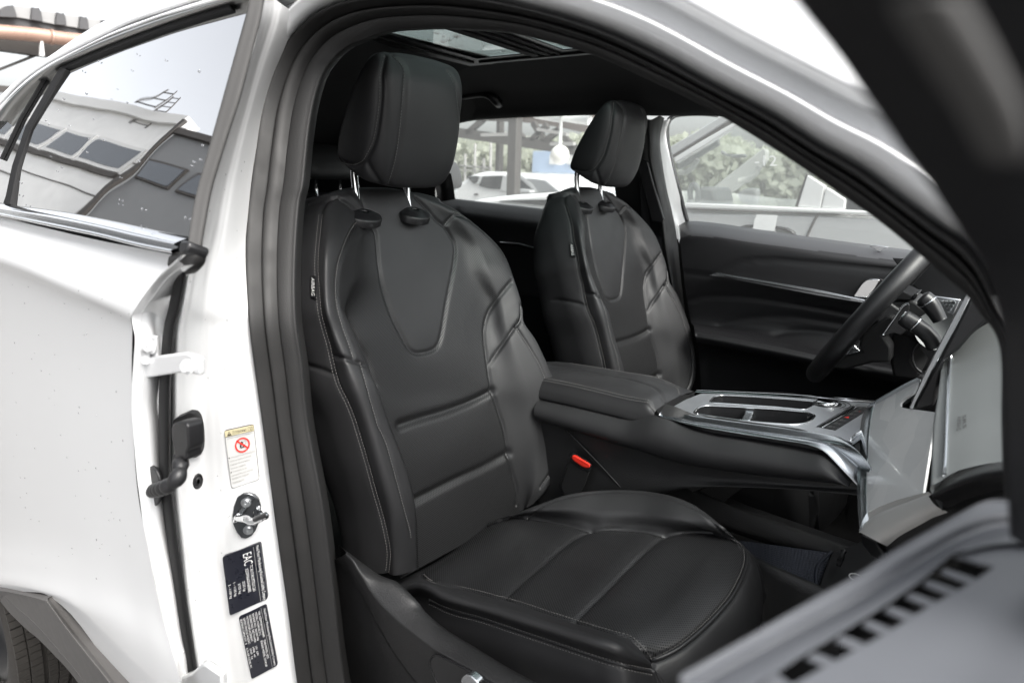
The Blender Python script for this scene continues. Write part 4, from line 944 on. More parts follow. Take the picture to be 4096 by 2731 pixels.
netobj('pillar_trim', [inn_, k0, k1, k2, k3], PLASTIC, far, mu=6, mv=5)
slab('belt_guide', np.array(fY([(588,470,.672),(612,440,.672),(640,452,.672),(668,560,.685),(724,755,.71),(700,770,.712),(660,765,.71),(630,640,.69)])), -EY, .012, SATINBLK, far, bevel=.003)
k4 = fY([(745,235,.76),(722,330,.77),(735,450,.78),(762,600,.80),(786,720,.82),(806,800,.82),(812,850,.82)])
k3b = fY([(722,240,.75),(704,330,.755),(714,450,.765),(740,600,.785),(768,720,.805),(792,800,.805),(805,880,.80)])
k5 = fY([(760,225,.785),(738,300,.79),(752,400,.80),(790,560,.82),(822,680,.835),(845,770,.835),(838,830,.835)])
netobj('painted_strip', [k3b, k4, k5], PAINT, far, mu=4, mv=5)
rub = fY([(1010,208,.80),(960,202,.80),(880,200,.80),(800,207,.80),(762,225,.80),(742,262,.805),(742,330,.81),(752,400,.82),(790,550,.83),(820,670,.84),(848,775,.84)])
tube('window_rubber', step(cr(np.array(rub), 5), .02), .0085, RUBBER_BLK, far, n=8)
wf = fY([(742,262,.82),(742,330,.82),(790,550,.84),(848,775,.85),(1200,815,.85),(1829,905,.86),(2250,960,.86),(2250,700,.82),(1700,400,.80),(1300,200,.78),(900,185,.78),(790,200,.78)])
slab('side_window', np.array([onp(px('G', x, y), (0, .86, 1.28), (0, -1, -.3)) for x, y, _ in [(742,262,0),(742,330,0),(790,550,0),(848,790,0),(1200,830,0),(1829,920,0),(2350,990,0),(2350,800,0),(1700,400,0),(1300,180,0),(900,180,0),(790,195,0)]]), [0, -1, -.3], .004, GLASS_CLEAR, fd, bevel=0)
# far rear door
rd = empty('far_rear_door', (-.6, .8, .9), car)
WQ = lambda pts: [pY(px('W', x, y), Y) for x, y, Y in pts]
r_ = [WQ([(900,444,.82),(1040,456,.82),(1130,466,.82),(1262,481,.82),(1420,500,.82),(1520,512,.82)]), WQ([(900,448,.80),(1040,460,.80),(1130,470,.80),(1262,485,.80),(1420,504,.80),(1520,516,.80)]),
      WQ([(900,464,.76),(1040,477,.76),(1130,487,.76),(1262,503,.76),(1420,520,.76),(1520,531,.76)]), WQ([(900,485,.73),(1040,498,.73),(1130,510,.73),(1262,525,.73),(1420,540,.73),(1520,552,.73)]),
      WQ([(900,540,.72),(1040,550,.72),(1160,558,.72),(1262,572,.72),(1420,590,.72),(1520,600,.72)]), WQ([(900,560,.735),(1040,566,.735),(1160,570,.735),(1262,584,.735),(1420,600,.735),(1520,612,.735)]),
      WQ([(900,640,.74),(1040,655,.74),(1190,675,.74),(1262,686,.74),(1420,700,.74),(1520,710,.74)]), WQ([(900,650,.68),(1040,668,.68),(1190,684,.68),(1270,696,.68),(1420,715,.68),(1520,725,.68)]),
      WQ([(900,680,.68),(1040,695,.68),(1190,708,.68),(1270,720,.68),(1420,740,.68),(1520,750,.68)]), WQ([(900,1000,.74),(1040,1010,.74),(1190,1020,.74),(1270,1030,.74),(1420,1040,.74),(1520,1050,.74)])]
netobj('door_card', r_, SOFT, rd, mu=5, mv=6)
tube('trim_line', WQ([(1150,556,.715),(1190,560,.715),(1262,577,.715)]), .003, SATIN, rd, n=6)
cp_ = [WQ([(985,400,.74),(1000,430,.76),(1004,462,.78)]), WQ([(1012,400,.72),(1018,430,.73),(1020,462,.75)]), WQ([(1036,398,.74),(1042,430,.76),(1046,458,.78)])]
netobj('quarter_trim', cp_, SATINBLK, rd, mu=5, mv=5)
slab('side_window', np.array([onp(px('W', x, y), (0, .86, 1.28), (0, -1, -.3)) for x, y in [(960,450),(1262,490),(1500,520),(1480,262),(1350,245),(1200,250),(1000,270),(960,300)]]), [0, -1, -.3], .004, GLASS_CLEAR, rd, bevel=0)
# seat belt hanging at the far pillar
slab('seat_belt', np.array(fY([(600,560,.70),(640,520,.70),(668,560,.71),(650,760,.72),(690,1100,.73),(650,1110,.73),(610,800,.72)])), -EY, .002, SATINBLK, car, bevel=0)
# ------------------------------------------------------------------ roof lining with the glass roof
hl = empty('headliner', (-.2, 0, 1.7), car)
zr = 1.728
xA, xB = pZ(W(1090,135), zr), pZ(W(1205,125), zr)
yF = pZ(W(1150,131), zr)[1]
def roofz(y): return zr - .10 * (max(0, abs(y) - .36) / .30) ** 2 * .9
xs = [-2.2, -1.6, -1.2, -.8, -.45, -.1, .2, .45, .62]
def strip(ys, x0=0): return [[(x, y, roofz(y) - max(0, x - .2) ** 2 * .35) for x in xs] for y in ys]
ye = yF + .055
far_edge = [pY(W(x, y), .715) for x, y in [(820,360),(905,325),(985,294),(1062,275),(1130,270),(1200,267),(1280,264),(1350,262),(1430,262),(1530,264),(1640,263),(1760,275),(1900,320)]]
far_edge = rs(far_edge, 24)
f2 = np.array([(p[0], .66, p[2] + .035) for p in far_edge]); f3 = np.array([(p[0], .58, roofz(.56)) for p in far_edge]); f4 = np.array([(p[0], ye, zr + .004) for p in far_edge])
fe_ = np.array([p + np.array([0, .05, .0]) for p in far_edge])
netobj('side_lining', [fe_, far_edge, f2, f3, (f3 + f4) / 2 + EZ * .006, f4], HEADLINER, hl, mu=5, mv=3)
mb = MB()
nx0, nx1 = -2.2, .40
# frame round the two panes
p1 = [pZ(W(*c), zr) for c in ((870,72), (1090,135), (1205,125), (1020,65))]
p2 = [pZ(W(*c), zr) for c in ((1190,75), (1252,104), (1335,112))]
xr0, xr1 = p1[1][0], p1[2][0]; xr2 = p2[1][0]
nearY = -.44
sk = lambda x, y: x + (yF - y) * .10                    # the roof frame runs a touch askew of the cabin's axis
def flatq(x0, x1, y0, y1, z):
    q = [(sk(x0, y0), y0), (sk(x1, y0), y0), (sk(x1, y1), y1), (sk(x0, y1), y1)]
    mb.add([(x, y, z) for x, y in q] + [(x, y, z + .003) for x, y in q], [(3,2,1,0),(4,5,6,7),(0,1,5,4),(1,2,6,5),(2,3,7,6),(3,0,4,7)])
flatq(xr0 - .25, xr0, -.34, .58, zr + .0005); flatq(xr1, xr2, nearY, yF - .004, zr + .0005)
flatq(xr0 - .03, .62, yF, ye + .03, zr + .001); flatq(xr0 - .03, .50, -.60, nearY, zr + .001)
mods(flat(fixn(mb.build('sunroof_frame', SATINBLK, hl))), bevel=.004)
rail = MB()
for x0, w_ in ((xr1 + .022, .026), (xr1 + .062, .014), (xr1 + .095, .010)): rail.bar((sk(x0, nearY), nearY, zr - .002), (sk(x0, yF + .02), yF + .02, zr - .002), w_, .005)
rail.bar((xr0 - .02, yF + .034, zr - .002), (.5, yF + .034, zr - .002), .010, .005); rail.bar((sk(xr0 - .04, -.34), -.34, zr - .002), (sk(xr0 - .04, yF + .03), yF + .03, zr - .002), .012, .005)
mods(flat(rail.build('sunroof_rail', MATTEBLK, hl)), bevel=.001)
tube('sunroof_trim', [pY(W(x, y), .40) for x, y in [(1075,158),(1150,155),(1240,149),(1330,143),(1400,139),(1480,136)]], .0035, SATIN, hl, n=6)
for x0, x1 in ((xr0 - .02, xr1 + .01), (xr2 - .01, .62)):
    mk('roof_glass', [(x0, nearY - .01, zr + .005), (x1, nearY - .01, zr + .005), (x1, yF + .01, zr + .005), (x0, yF + .01, zr + .005), (x0, nearY - .01, zr + .009), (x1, nearY - .01, zr + .009), (x1, yF + .01, zr + .009), (x0, yF + .01, zr + .009)],
       [(3,2,1,0),(4,5,6,7),(0,1,5,4),(1,2,6,5),(2,3,7,6),(3,0,4,7)], GLASS_ROOF, hl, smooth=False)
mb = MB()
for i in range(420):
    x = rng.uniform(xr0, .5); y = rng.uniform(nearY, yF); r = min(.010, .0018 + rng.exponential(.0018))
    if xr1 < x < xr2: continue
    mb.ball((x, y, zr + .009), r, 5, (1, rng.uniform(.8, 1.2), .42))
mb.build('raindrops', WATER, hl, kind='stuff')
# near roof lining, just inside the seal
xs2 = np.linspace(-.80, .26, 14); dz_ = lambda x: max(0, x - .15) ** 2 * .5 + max(0, -.28 - x) * .42
netobj('side_lining', [[(x, -.605, 1.665 - dz_(x)) for x in xs2], [(x, -.59, 1.69 - dz_(x)) for x in xs2], [(x, -.50, zr - .012 - dz_(x) * .9) for x in xs2], [(x, nearY - .02, zr + .002 - dz_(x) * .8) for x in xs2], [(x, nearY + .14, zr + .006 - max(0, -.36 - x) * .2) for x in xs2 if x < -.2] + [(x, nearY - .018, zr + .004) for x in xs2 if x >= -.2]], HEADLINER, hl, mu=4, mv=2)
# grab handle on the far roof edge
hd = empty('grab_handle', (-.6, .62, 1.66), car)
gh = np.array([pY(px('D', x, y), Y) for x, y, Y in [(1120,610,.64),(1190,598,.61),(1290,585,.60),(1350,600,.60),(1385,635,.61),(1405,655,.645)]])
tube('grip', resample(cr(gh, 6), 30), .015, SATINBLK, hd, n=10)
# rear of the cabin: parcel, rear seat back with headrests
rs_ = empty('rear_seat', (-1.0, -.3, .6), car, label='black rear seat with headrests, glimpsed between pillar and front seat')
bx = [[(-.98, y, .55), (-.92, y, .75), (-1.05, y, 1.05), (-1.16, y, 1.27), (-1.20, y, 1.31), (-1.26, y, 1.30), (-1.30, y, 1.15)] for y in (-.72, -.66, -.40, -.18, -.12, -.06, .18, .42, .66, .72)]
netobj('seat_back', bx, LEATHER, rs_, mu=4, mv=5)
def rear_head(cx, cy, cz):
    h = empty('headrest', (cx, cy, cz), rs_)
    net = []
    for z, w_, t_, dx in ((-.062, .05, .02, .01), (-.06, .11, .04, .01), (-.03, .128, .052, .004), (.03, .125, .05, -.012), (.058, .105, .036, -.02), (.064, .05, .018, -.022)):
        net.append([(cx + dx + t_ * math.cos(a) * (1 if math.cos(a) > 0 else .8), cy + w_ * math.copysign(abs(math.sin(a)) ** .6, math.sin(a)), cz + z) for a in np.linspace(0, 2 * math.pi, 16, endpoint=False)])
    gridobj('cushion', dense(np.array(net), 5, 4, False, True), LEATHER, h, cv=True)
    for s_ in (-.055, .055): tube('headrest_post', [(cx - .01, cy + s_, cz - .15), (cx - .005, cy + s_, cz - .04)], .006, CHROME, h, n=10)
for k, (u_, v_, Yh) in enumerate(((755, 372, -.42), (1010, 400, .42))):
    c = pX(W(u_, v_), -1.12); rear_head(c[0], c[1], c[2])
# ------------------------------------------------------------------ centre console
con = empty('centre_console', (.3, 0, .8), car)
kq = lambda pts: [pY(px('K', x, y), Y) for x, y, Y in pts]
far_l = kq([(60,262,.105),(130,250,.105),(200,245,.105),(300,254,.105),(500,284,.105),(700,318,.105),(850,340,.105),(950,374,.105),(1050,418,.105),(1140,447,.105)])
nl = kq([(40,340,-.105),(100,352,-.105),(170,368,-.105),(300,392,-.105),(500,438,-.105),(690,484,-.105),(800,504,-.105),(838,512,-.105),(858,540,-.105),(880,572,-.105)])
lo = kq([(40,470,-.122),(100,495,-.122),(220,522,-.122),(320,545,-.122),(500,588,-.122),(690,636,-.122),(790,660,-.122),(850,660,-.122),(885,632,-.122),(904,606,-.122)])
far_l, nl, lo = rs(far_l, 14), rs(nl, 14), rs(lo, 14)
mid = [far_l * (1 - t) + nl * t + EZ * .007 * math.sin(math.pi * t) for t in (.15, .35, .5, .7, .9)]
nlx = nl - EZ * .008 - EY * .006
lidn = [far_l - EZ * .06 + EY * .004, far_l - EZ * .01 + EY * .003] + [far_l] + mid + [nl, nlx, nlx * .5 + lo * .5 - EY * .004, lo, lo + EY * .02 - EZ * .002]
ls = Surf(dense(np.array(lidn), 7, 10), inside=np.array([.2, 0, .7]))
kp = lambda pts: pxs('K', pts)
cg = ls.trace(kp([(60,264),(150,275),(300,295),(500,325),(700,365),(850,410),(915,458),(938,515)])); ls.groove([cg], .004, .0035)
sg = ls.trace(kp([(100,360),(170,372),(300,397),(500,443),(690,489),(835,513),(858,545)])); ls.groove([sg], .002, .003)
ls.split([], ('armrest_lid', LEATHER), con)
smb = MB(); up2 = lambda dx, dy: ls.trace(kp([(x + dx, y + dy) for x, y in [(100,360),(170,372),(300,397),(500,443),(690,489),(835,513)]]))
stitches(smb, ls, up2(2, -7)); stitches(smb, ls, up2(-2, 9)); stitches(smb, ls, ls.trace(kp([(300,258),(500,288),(700,322),(850,345),(950,379),(1040,418)])))
stitches(smb, ls, ls.trace(kp([(940,388),(985,405),(1025,430),(1035,470)]))); smb.build('stitching', THREAD, con, kind='stuff')
front = kq([(905,606,-.122),(880,572,-.105),(938,522,-.06),(1045,470,.02),(1100,465,.06),(1140,447,.105)])
mk('armrest_front', list(front) + [p - EZ * .05 + EX * .0 for p in front], [(i, i + 1, i + 7, i + 6) for i in range(5)], LEATHER, con)
# top plate: plane through near and far edges
PA, PB, PC = pY(px('K', 1200, 630), -.115), pY(px('K', 2000, 742), -.115), pY(px('K', 1700, 480), .115)
tn = np.cross(PB - PA, PC - PA); tn /= np.linalg.norm(tn); tn = tn if tn[2] > 0 else -tn
tq = lambda k, pts, d=0: np.array([onp(px(k, *c), PA + tn * d, tn) for c in pts])
outl = tq('K', [(985,575),(1000,545),(1080,500),(1185,459),(1400,465),(1700,480),(2000,500),(2350,526),(2480,560),(2330,700),(2200,790),(2100,752),(2000,738),(1800,708),(1500,672),(1200,628),(1020,596)])
cup = rounded(tq('K', [(1128,592),(1165,556),(1215,541),(1400,549),(1700,566),(1900,585),(1955,606),(1930,638),(1880,664),(1800,671),(1600,656),(1400,636),(1200,606)]), .012, 4)
tray = rounded(tq('K', [(1240,512),(1270,481),(1320,471),(1500,479),(1800,500),(1972,516),(1960,527),(1880,569),(1700,551),(1400,530),(1250,521)]), .006, 4)
btn = tq('K', [(1953,682),(2085,708),(2300,575),(2352,540),(2205,533)])
def holed(name, outer, holes, n, m, par, thick):
    cu = bpy.data.curves.new(name, 'CURVE'); cu.dimensions = '2D'; cu.fill_mode = 'BOTH'; cu.extrude = thick / 2
    x = np.cross(n, EY); x = -x / np.linalg.norm(x); y = np.cross(n, x); o = outer[0]
    for L in [outer] + holes:
        sp = cu.splines.new('POLY'); sp.points.add(len(L) - 1); sp.use_cyclic_u = True
        for q_, p in zip(sp.points, L): d = p - o; q_.co = (d @ x, d @ y, 0, 1)
    ob = bpy.data.objects.new(name, cu); me = ob.to_mesh()
    V = [o + x * v.co[0] + y * v.co[1] + n * (v.co[2] - thick / 2) for v in me.vertices]; F = [tuple(p.vertices) for p in me.polygons]
    ob.to_mesh_clear(); bpy.data.objects.remove(ob); bpy.data.curves.remove(cu)
    return flat(fixn(mk(name, V, F, m, par)))
holed('top_plate', outl, [cup, tray, btn], tn, BRUSHED, con, .004)
def well(name, L, depth, m, taper=.94, floor=None):
    c = L.mean(0); V = list(L) + list(c + (L - c) * taper - tn * depth); k = len(L)
    mk(name, V, [(i, (i+1) % k, (i+1) % k + k, i + k) for i in range(k)], m, con, smooth=True)
    return slab(name + '_floor', c + (L - c) * taper - tn * (depth - .0005), tn, .002, floor or m, con, bevel=0)
well('cup_holder', cup, .060, SATINBLK, .93); well('tray', tray, .022, SATINBLK, .97, floor=mat('tray_mat', (.10, .10, .105), .5, bump=(260, .8, .002)))
tube('cup_rim', step(np.concatenate([cup, cup[:1]]), .004), .0018, CHROME, con, n=8); tube('tray_rim', step(np.concatenate([tray, tray[:1]]), .004), .0013, CHROME, con, n=8)
dv = tq('K', [(1478,560),(1550,566),(1530,600),(1515,640),(1450,632),(1470,600)], -.004); slab('cup_divider', rounded(dv, .006), tn, .05, SATIN, con, bevel=.003)
# rotary knob
kc = tq('K', [(2030,531)], .0)[0]; ku = np.cross(tn, EX); ku /= np.linalg.norm(ku); kv = np.cross(tn, ku)
kn = empty('drive_knob', tuple(kc), con)
disc('knob_ring', [(.026, -.001), (.026, .0015), (.0225, .002), (.022, .0)], SATINBLK, kn, c=kc, n=tn, u=ku, v=kv); disc('knob_cap', [(.020, -.001), (.020, .005), (.0185, .0065), (.010, .0068), (.002, .0068)], CHROME, kn, c=kc, n=tn, u=ku, v=kv)
for f in (1.35, 1.7): tube('knob_groove', [kc + (ku * math.cos(a) - kv * -math.sin(a)) * .024 * f + tn * .0006 for a in np.linspace(-2.2, -.2, 18)], .0007, SATINBLK, con, n=5)
# button strip: chrome lip and seven keys
lp = tq('K', [(1985,683),(2002,686),(2235,546),(2218,543)], -.001); slab('key_lip', lp, tn, .004, CHROME, con, bevel=.001)
slab('key_bed', tq('K', [(1953,682),(2085,708),(2300,575),(2352,540),(2205,533)], -.006), tn, .002, VOID, con, bevel=0)
bq_ = tq('K', [(2006,688),(2083,704),(2322,556),(2242,547)], -.0015)
icons = ['P', 'A', 'S', '▲', 'o', 'H', 'D']
for i in range(7):
    q = sub(np.array([bq_[0], bq_[1], bq_[2], bq_[3]]), .02, .98, i / 7 + .006, (i + 1) / 7 - .006)
    kb_ = slab('console_key', q, tn, .004, GLOSSBLK if False else PLASTIC, con, bevel=.0008)
    if i == 3: decal('hazard_symbol', q, [(.25,.3),(.7,.2),(.5,.8)], REDINK, kb_, tn, .0006)
    else:
        ringd('key_symbol', q, .38, .5, .10, .22, .3, LETTER_GREY, kb_, tn, .0006, k=12); decal('key_mark', q, [(.66,.35),(.70,.35),(.70,.65),(.66,.65)], REDINK if i == 5 else LETTER_GREY, kb_, tn, .0006)
# satin rails along the near edge, sweeping down at the front
z0_ = tq('K', [(900,600),(940,560),(985,560),(1010,590),(1200,620),(1500,664),(1800,700),(2000,732),(2100,748),(2180,800),(2260,870),(2330,960)])
z0_ = rs(z0_, 16)
z1_ = rs(kq([(905,606,-.125),(950,612,-.125),(1000,622,-.125),(1050,636,-.127),(1200,660,-.13),(1500,706,-.13),(1800,748,-.13),(2000,780,-.135),(2080,815,-.14),(2150,870,-.145),(2240,950,-.15),(2300,1010,-.15)]), 16)
z2_ = rs(kq([(906,612,-.128),(950,625,-.13),(1000,640,-.13),(1050,655,-.135),(1200,690,-.14),(1500,740,-.14),(1800,785,-.145),(1960,815,-.15),(2020,860,-.155),(2080,920,-.16),(2180,1030,-.165),(2240,1090,-.165)]), 16)
netobj('near_rail', [z0_ - tn * .004, z0_ + tn * .001, z0_ * .75 + z1_ * .25 + tn * .002, z0_ * .1 + z1_ * .9, z1_, z1_ - EZ * .002 + EY * .002, z1_ * .9 + z2_ * .1 - EZ * .001, z1_ * .5 + z2_ * .5 - EY * .003, z2_, z2_ + EY * .015], SATIN, con, mu=4, mv=5)
zf = rs(tq('K', [(1150,450),(1400,460),(1700,475),(2000,495),(2350,521),(2500,545)]), 10)
netobj('far_rail', [zf + EY * .006 - EZ * .02, zf + EY * .006 + tn * .002, zf + tn * .003, zf - EY * .004 + tn * .001], CHROME, con, mu=4, mv=4)
# soft pad and lower side
def kk(pts, n): return rs(kq(pts), n)
gapt = kk([(905,612,-.125),(1000,640,-.125),(1100,690,-.12),(1300,712,-.12),(1500,745,-.12),(1800,790,-.125),(2000,850,-.13),(2150,1000,-.14)], 16)
pt_ = kk([(100,500,-.118),(230,531,-.12),(400,572,-.122),(700,648,-.124),(905,612,-.128),(1000,650,-.13),(1100,700,-.135),(1250,748,-.14),(1500,790,-.145),(1800,845,-.15),(2000,884,-.155),(2100,960,-.16),(2190,1045,-.16)], 26)
pb = kk([(100,640,-.135),(270,690,-.138),(400,730,-.14),(600,790,-.143),(800,850,-.146),(950,900,-.148),(1100,935,-.15),(1300,970,-.152),(1600,1010,-.155),(1900,1042,-.16),(2090,1055,-.16),(2160,1058,-.16),(2195,1052,-.16)], 26)
netobj('side_pad', [pt_ + EY * .04, pt_ + EY * .01, pt_ - EY * .004, pt_ * .7 + pb * .3 - EY * .022, pt_ * .3 + pb * .7 - EY * .020, pb - EY * .002, pb + EY * .03], LEATHER, con, mu=5, mv=5)
netobj('gap_filler', [gapt + EZ * .02 + EY * .02, gapt, kk([(905,640,-.118),(1000,680,-.118),(1100,725,-.118),(1300,775,-.118),(1500,810,-.118),(1800,866,-.12),(2000,910,-.125),(2180,1070,-.14)], 16)], PLASTIC, con, mu=4, mv=4)
lw = [kk([(100,600,-.128),(270,680,-.128),(600,775,-.13),(950,885,-.13),(1300,955,-.135),(1600,1000,-.14),(1900,1030,-.14),(2300,1060,-.14)], 14),
      kk([(100,800,-.128),(270,850,-.128),(600,930,-.13),(950,1000,-.13),(1300,1040,-.135),(1600,1060,-.14),(1900,1080,-.14),(2300,1100,-.14)], 14),
      kk([(100,1250,-.128),(270,1250,-.128),(600,1240,-.13),(900,1145,-.13),(1100,1088,-.135),(1400,1080,-.14),(1800,1092,-.14),(2300,1145,-.14)], 14)]
netobj('side_panel', lw + [lw[2] + EY * .12], PLASTIC, con, mu=4, mv=4)
sd = kk([(270,705,-.135),(330,762,-.135),(420,855,-.135),(520,960,-.135),(620,1070,-.135),(700,1160,-.135)], 10)
tube('panel_joint', sd, .0018, VOID, con, n=6); tube('panel_joint_edge', sd - EY * .001 + EX * .004, .0012, SATINBLK, con, n=6)
iq = lambda pts, n: rs([pY(px('I', x, y), Y) for x, y, Y in pts], n)
t0_ = iq([(100,300,.08),(255,378,.08),(400,440,.08),(600,520,.08),(900,625,.08),(1190,726,.08),(1300,760,.08)], 10); t1_ = iq([(100,430,.06),(300,530,.06),(480,610,.06),(700,680,.06),(900,745,.06),(1100,780,.06),(1250,810,.06)], 10)
netobj('tunnel_trim', [t0_ + EY * .04 - EZ * .01, t0_, t0_ * .9 + t1_ * .1 - EY * .01, t1_ - EY * .004, t1_ - EZ * .02 + EY * .01], PLASTIC, con, mu=4, mv=4)
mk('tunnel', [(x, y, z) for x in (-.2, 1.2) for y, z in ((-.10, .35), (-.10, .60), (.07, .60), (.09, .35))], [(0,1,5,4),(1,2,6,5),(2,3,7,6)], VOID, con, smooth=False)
# buckle
bk = empty('belt_buckle', (.32, -.16, .78), car)
def bp2(pts, y): return np.array([pY(px('K', *c), y) for c in pts])
bn = np.array([.55, -.75, .25])
slab('buckle_body', rounded(bp2([(300,905),(318,880),(446,938),(436,988),(405,1075),(350,1170),(262,1150),(235,1085)], -.165), .006), bn, .026, PLASTIC, bk, bevel=.004, seg=3)
bt = bp2([(296,908),(312,876),(330,870),(448,936),(440,985),(425,992)], -.168); slab('buckle_head', rounded(bt, .003), bn, .030, SATINBLK, bk, bevel=.003, seg=3)
rb = bp2([(312,893),(320,878),(336,874),(440,934),(438,958),(420,963),(390,955),(330,915)], -.1715); slab('release_button', rounded(rb, .004), bn, .012, RED, bk, bevel=.003, seg=3)
text_on('lettering', 'PRESS', bp2([(352,905),(415,941),(419,931),(356,895)], -.1722), mat('moulded_red', (.55, .02, .015), .4), bk, up=.0002)
# ------------------------------------------------------------------ floor
fl_ = empty('cabin_floor', (.5, 0, .38), car)
mk('carpet', [(x, y, z) for x, y, z in ((-2.2, -.80, .36), (1.6, -.80, .36), (1.6, .80, .36), (-2.2, .80, .36))], [(0, 1, 2, 3)], CARPET, fl_, smooth=False)
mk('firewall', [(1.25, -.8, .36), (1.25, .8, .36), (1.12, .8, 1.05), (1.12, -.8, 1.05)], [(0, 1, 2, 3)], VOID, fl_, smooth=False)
mk('boot_wall', [(-2.2, -.75, .3), (-2.2, .75, .3), (-2.2, .70, 1.15), (-2.2, -.70, 1.15)], [(0, 1, 2, 3)], CARPET, fl_, smooth=False)
mk('far_quarter_wall', [(-2.0, .80, .3), (-.97, .80, .3), (-.97, .72, 1.62), (-2.0, .66, 1.5)], [(0, 1, 2, 3)], HEADLINER, fl_, smooth=False)
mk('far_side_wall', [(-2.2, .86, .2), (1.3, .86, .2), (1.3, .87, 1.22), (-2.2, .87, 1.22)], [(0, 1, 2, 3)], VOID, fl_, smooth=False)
mk('roof_lining', [(-.28, -.61, 1.68), (-.28, -.33, 1.7335), (-.28, .55, 1.7365), (-.28, .72, 1.64), (-.60, -.63, 1.57), (-.60, -.30, 1.65), (-.60, .55, 1.72), (-.60, .72, 1.635), (-1.1, -.66, 1.30), (-1.1, -.2, 1.42), (-1.1, .5, 1.58), (-1.1, .70, 1.56), (-1.9, -.66, 1.20), (-1.9, -.2, 1.30), (-1.9, .5, 1.38), (-1.9, .70, 1.38)], [(a, a + 1, a + 5, a + 4) for r_ in (0, 4, 8) for a in (r_, r_ + 1, r_ + 2)], HEADLINER, hl)
mk('rear_bulkhead', [(-1.95, -.70, .3), (-1.95, .74, .3), (-1.95, .70, 1.40), (-1.95, -.60, 1.40)], [(0, 1, 2, 3)], HEADLINER, fl_, smooth=False)
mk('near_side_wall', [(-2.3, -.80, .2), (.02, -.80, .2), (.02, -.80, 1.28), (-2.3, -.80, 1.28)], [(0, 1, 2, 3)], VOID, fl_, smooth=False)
mk('tailgate_lining', [(-2.2, -.75, 1.05), (-2.2, .75, 1.05), (-2.0, .70, 1.38), (-2.0, -.70, 1.38)], [(0, 1, 2, 3)], HEADLINER, fl_, smooth=False)
fz = .735
mq = [pZ(px('I', *c), fz) for c in [(540,700),(1100,775),(1012,1015),(600,812)]]
FMAT = mat('blue_black_floor_mat', (.020, .024, .036), .5)
tl, tr2, br, bl2 = mq; NU, NV = 26, 14
mb = MB(); BL = lambda u, v: tl*(1-u)*(1-v) + tr2*u*(1-v) + br*u*v + bl2*(1-u)*v
for i in range(NU):
    for j in range(NV):
        u0, v0, u1, v1 = i / NU, j / NV, (i + 1) / NU, (j + 1) / NV
        mb.add([BL(u0, v0), BL(u1, v0), BL(u1, v1), BL(u0, v1), BL((u0+u1)/2, (v0+v1)/2) + EZ * .0013], [(0,1,4),(1,2,4),(2,3,4),(3,0,4)])
mt = empty('tray_liner', tuple(mq[0]), con)
mb.build('mat_studs', FMAT, mt, smooth=False, kind='stuff')
tube('mat_edge', cr(np.array([mq[1], (mq[1] * .5 + mq[2] * .5) - np.array([.012, 0, 0]), mq[2]]), 8) + EZ * .002, .003, FMAT, mt, n=8)
tube('mat_edge', [mq[3] + EZ * .003, mq[2] + EZ * .003], .003, FMAT, mt, n=8)
# sill step trim beyond the cushion
sl_ = [pZ(px('I', *c), .742) for c in [(560,800),(700,880),(860,950),(1060,1040),(1200,1110)]]; sl2 = [pZ(px('I', *c), .742) for c in [(560,840),(690,915),(850,990),(1040,1075),(1200,1150)]]
netobj('lower_tray_edge', [np.array(sl_) - EZ * .12, np.array(sl_), np.array(sl2), np.array(sl2) - EZ * .25], PLASTIC, con, mu=4, mv=5)
mb = MB(); c = pZ(px('I', 1160, 820), .775)
for k in range(7): mb.box(c + np.array([.0, (k - 3) * .0045, .0]), (.008, .0022, .012))
mb.tube([c + np.array([0, -.02, .008]), c + np.array([0, .02, .008])], .004, 8); mods(mb.build('charging_port', SATINBLK, con), bevel=.001)
c = pZ(px('I', 1255, 925), .77)
tube('socket_ring', [c + np.array([.011 * math.cos(a), .011 * math.sin(a), 0]) for a in np.linspace(0, 2 * math.pi, 28, endpoint=False)], .0012, LETTER, con, n=8, closed=True)
q_ = [pZ(px('I', *c), .755) for c in [(1105,775),(1320,690),(1500,900),(1200,1100),(1016,1015)]]; slab('socket_panel', np.array(q_), EZ, .01, SOFT, con, bevel=.002)
# ------------------------------------------------------------------ dashboard
dash = empty('dashboard', (1.0, -.2, 1.0), car)
DA = np.array([.86, -.17, 1.03]); DN = np.array([-.897, -.289, .334]); DN /= np.linalg.norm(DN)
dq = lambda k, pts, d=0: np.array([onp(px(k, *c), DA + DN * d, DN) for c in pts])
tp1 = np.concatenate([dq('c1', [(252,962),(400,868),(560,778),(715,698),(665,840),(575,895),(528,945),(524,975),(545,992),(600,1003),(740,1020),(882,1040),(868,1180),(850,1330),(812,1568)]),
                      dq('I', [(1689,228),(1660,412),(1500,455),(1400,492),(1322,532),(1316,420),(1318,250),(1333,60)]), dq('c1', [(195,1300),(215,1130),(232,1040)])])
slab('trim_panel', tp1, DN, .003, FACET, dash, bevel=.0015)
oe = rs(np.concatenate([dq('c1', [(720,690),(560,770),(400,860),(238,953),(180,1008),(142,1080),(120,1200),(104,1350),(92,1568)], .004), dq('I', [(1272,240),(1268,380),(1272,540),(1284,650)], .004)]), 26)
ie = rs(np.concatenate([dq('c1', [(722,696),(562,777),(402,867),(262,958),(236,1030),(216,1130),(196,1300),(187,1568)]), dq('I', [(1318,250),(1316,420),(1322,532)])]), 26)
netobj('chrome_surround', [oe - DN * .03, oe, oe * .75 + ie * .25 + DN * .003, oe * .3 + ie * .7 + DN * .002, ie, ie - DN * .004], SATIN, dash, mu=4, mv=5)
b1 = rs(dq('I', [(1322,534),(1400,494),(1500,457),(1600,430),(1692,404)]), 10); b2 = rs(dq('I', [(1300,600),(1370,548),(1500,492),(1600,455),(1698,418)], .003), 10)
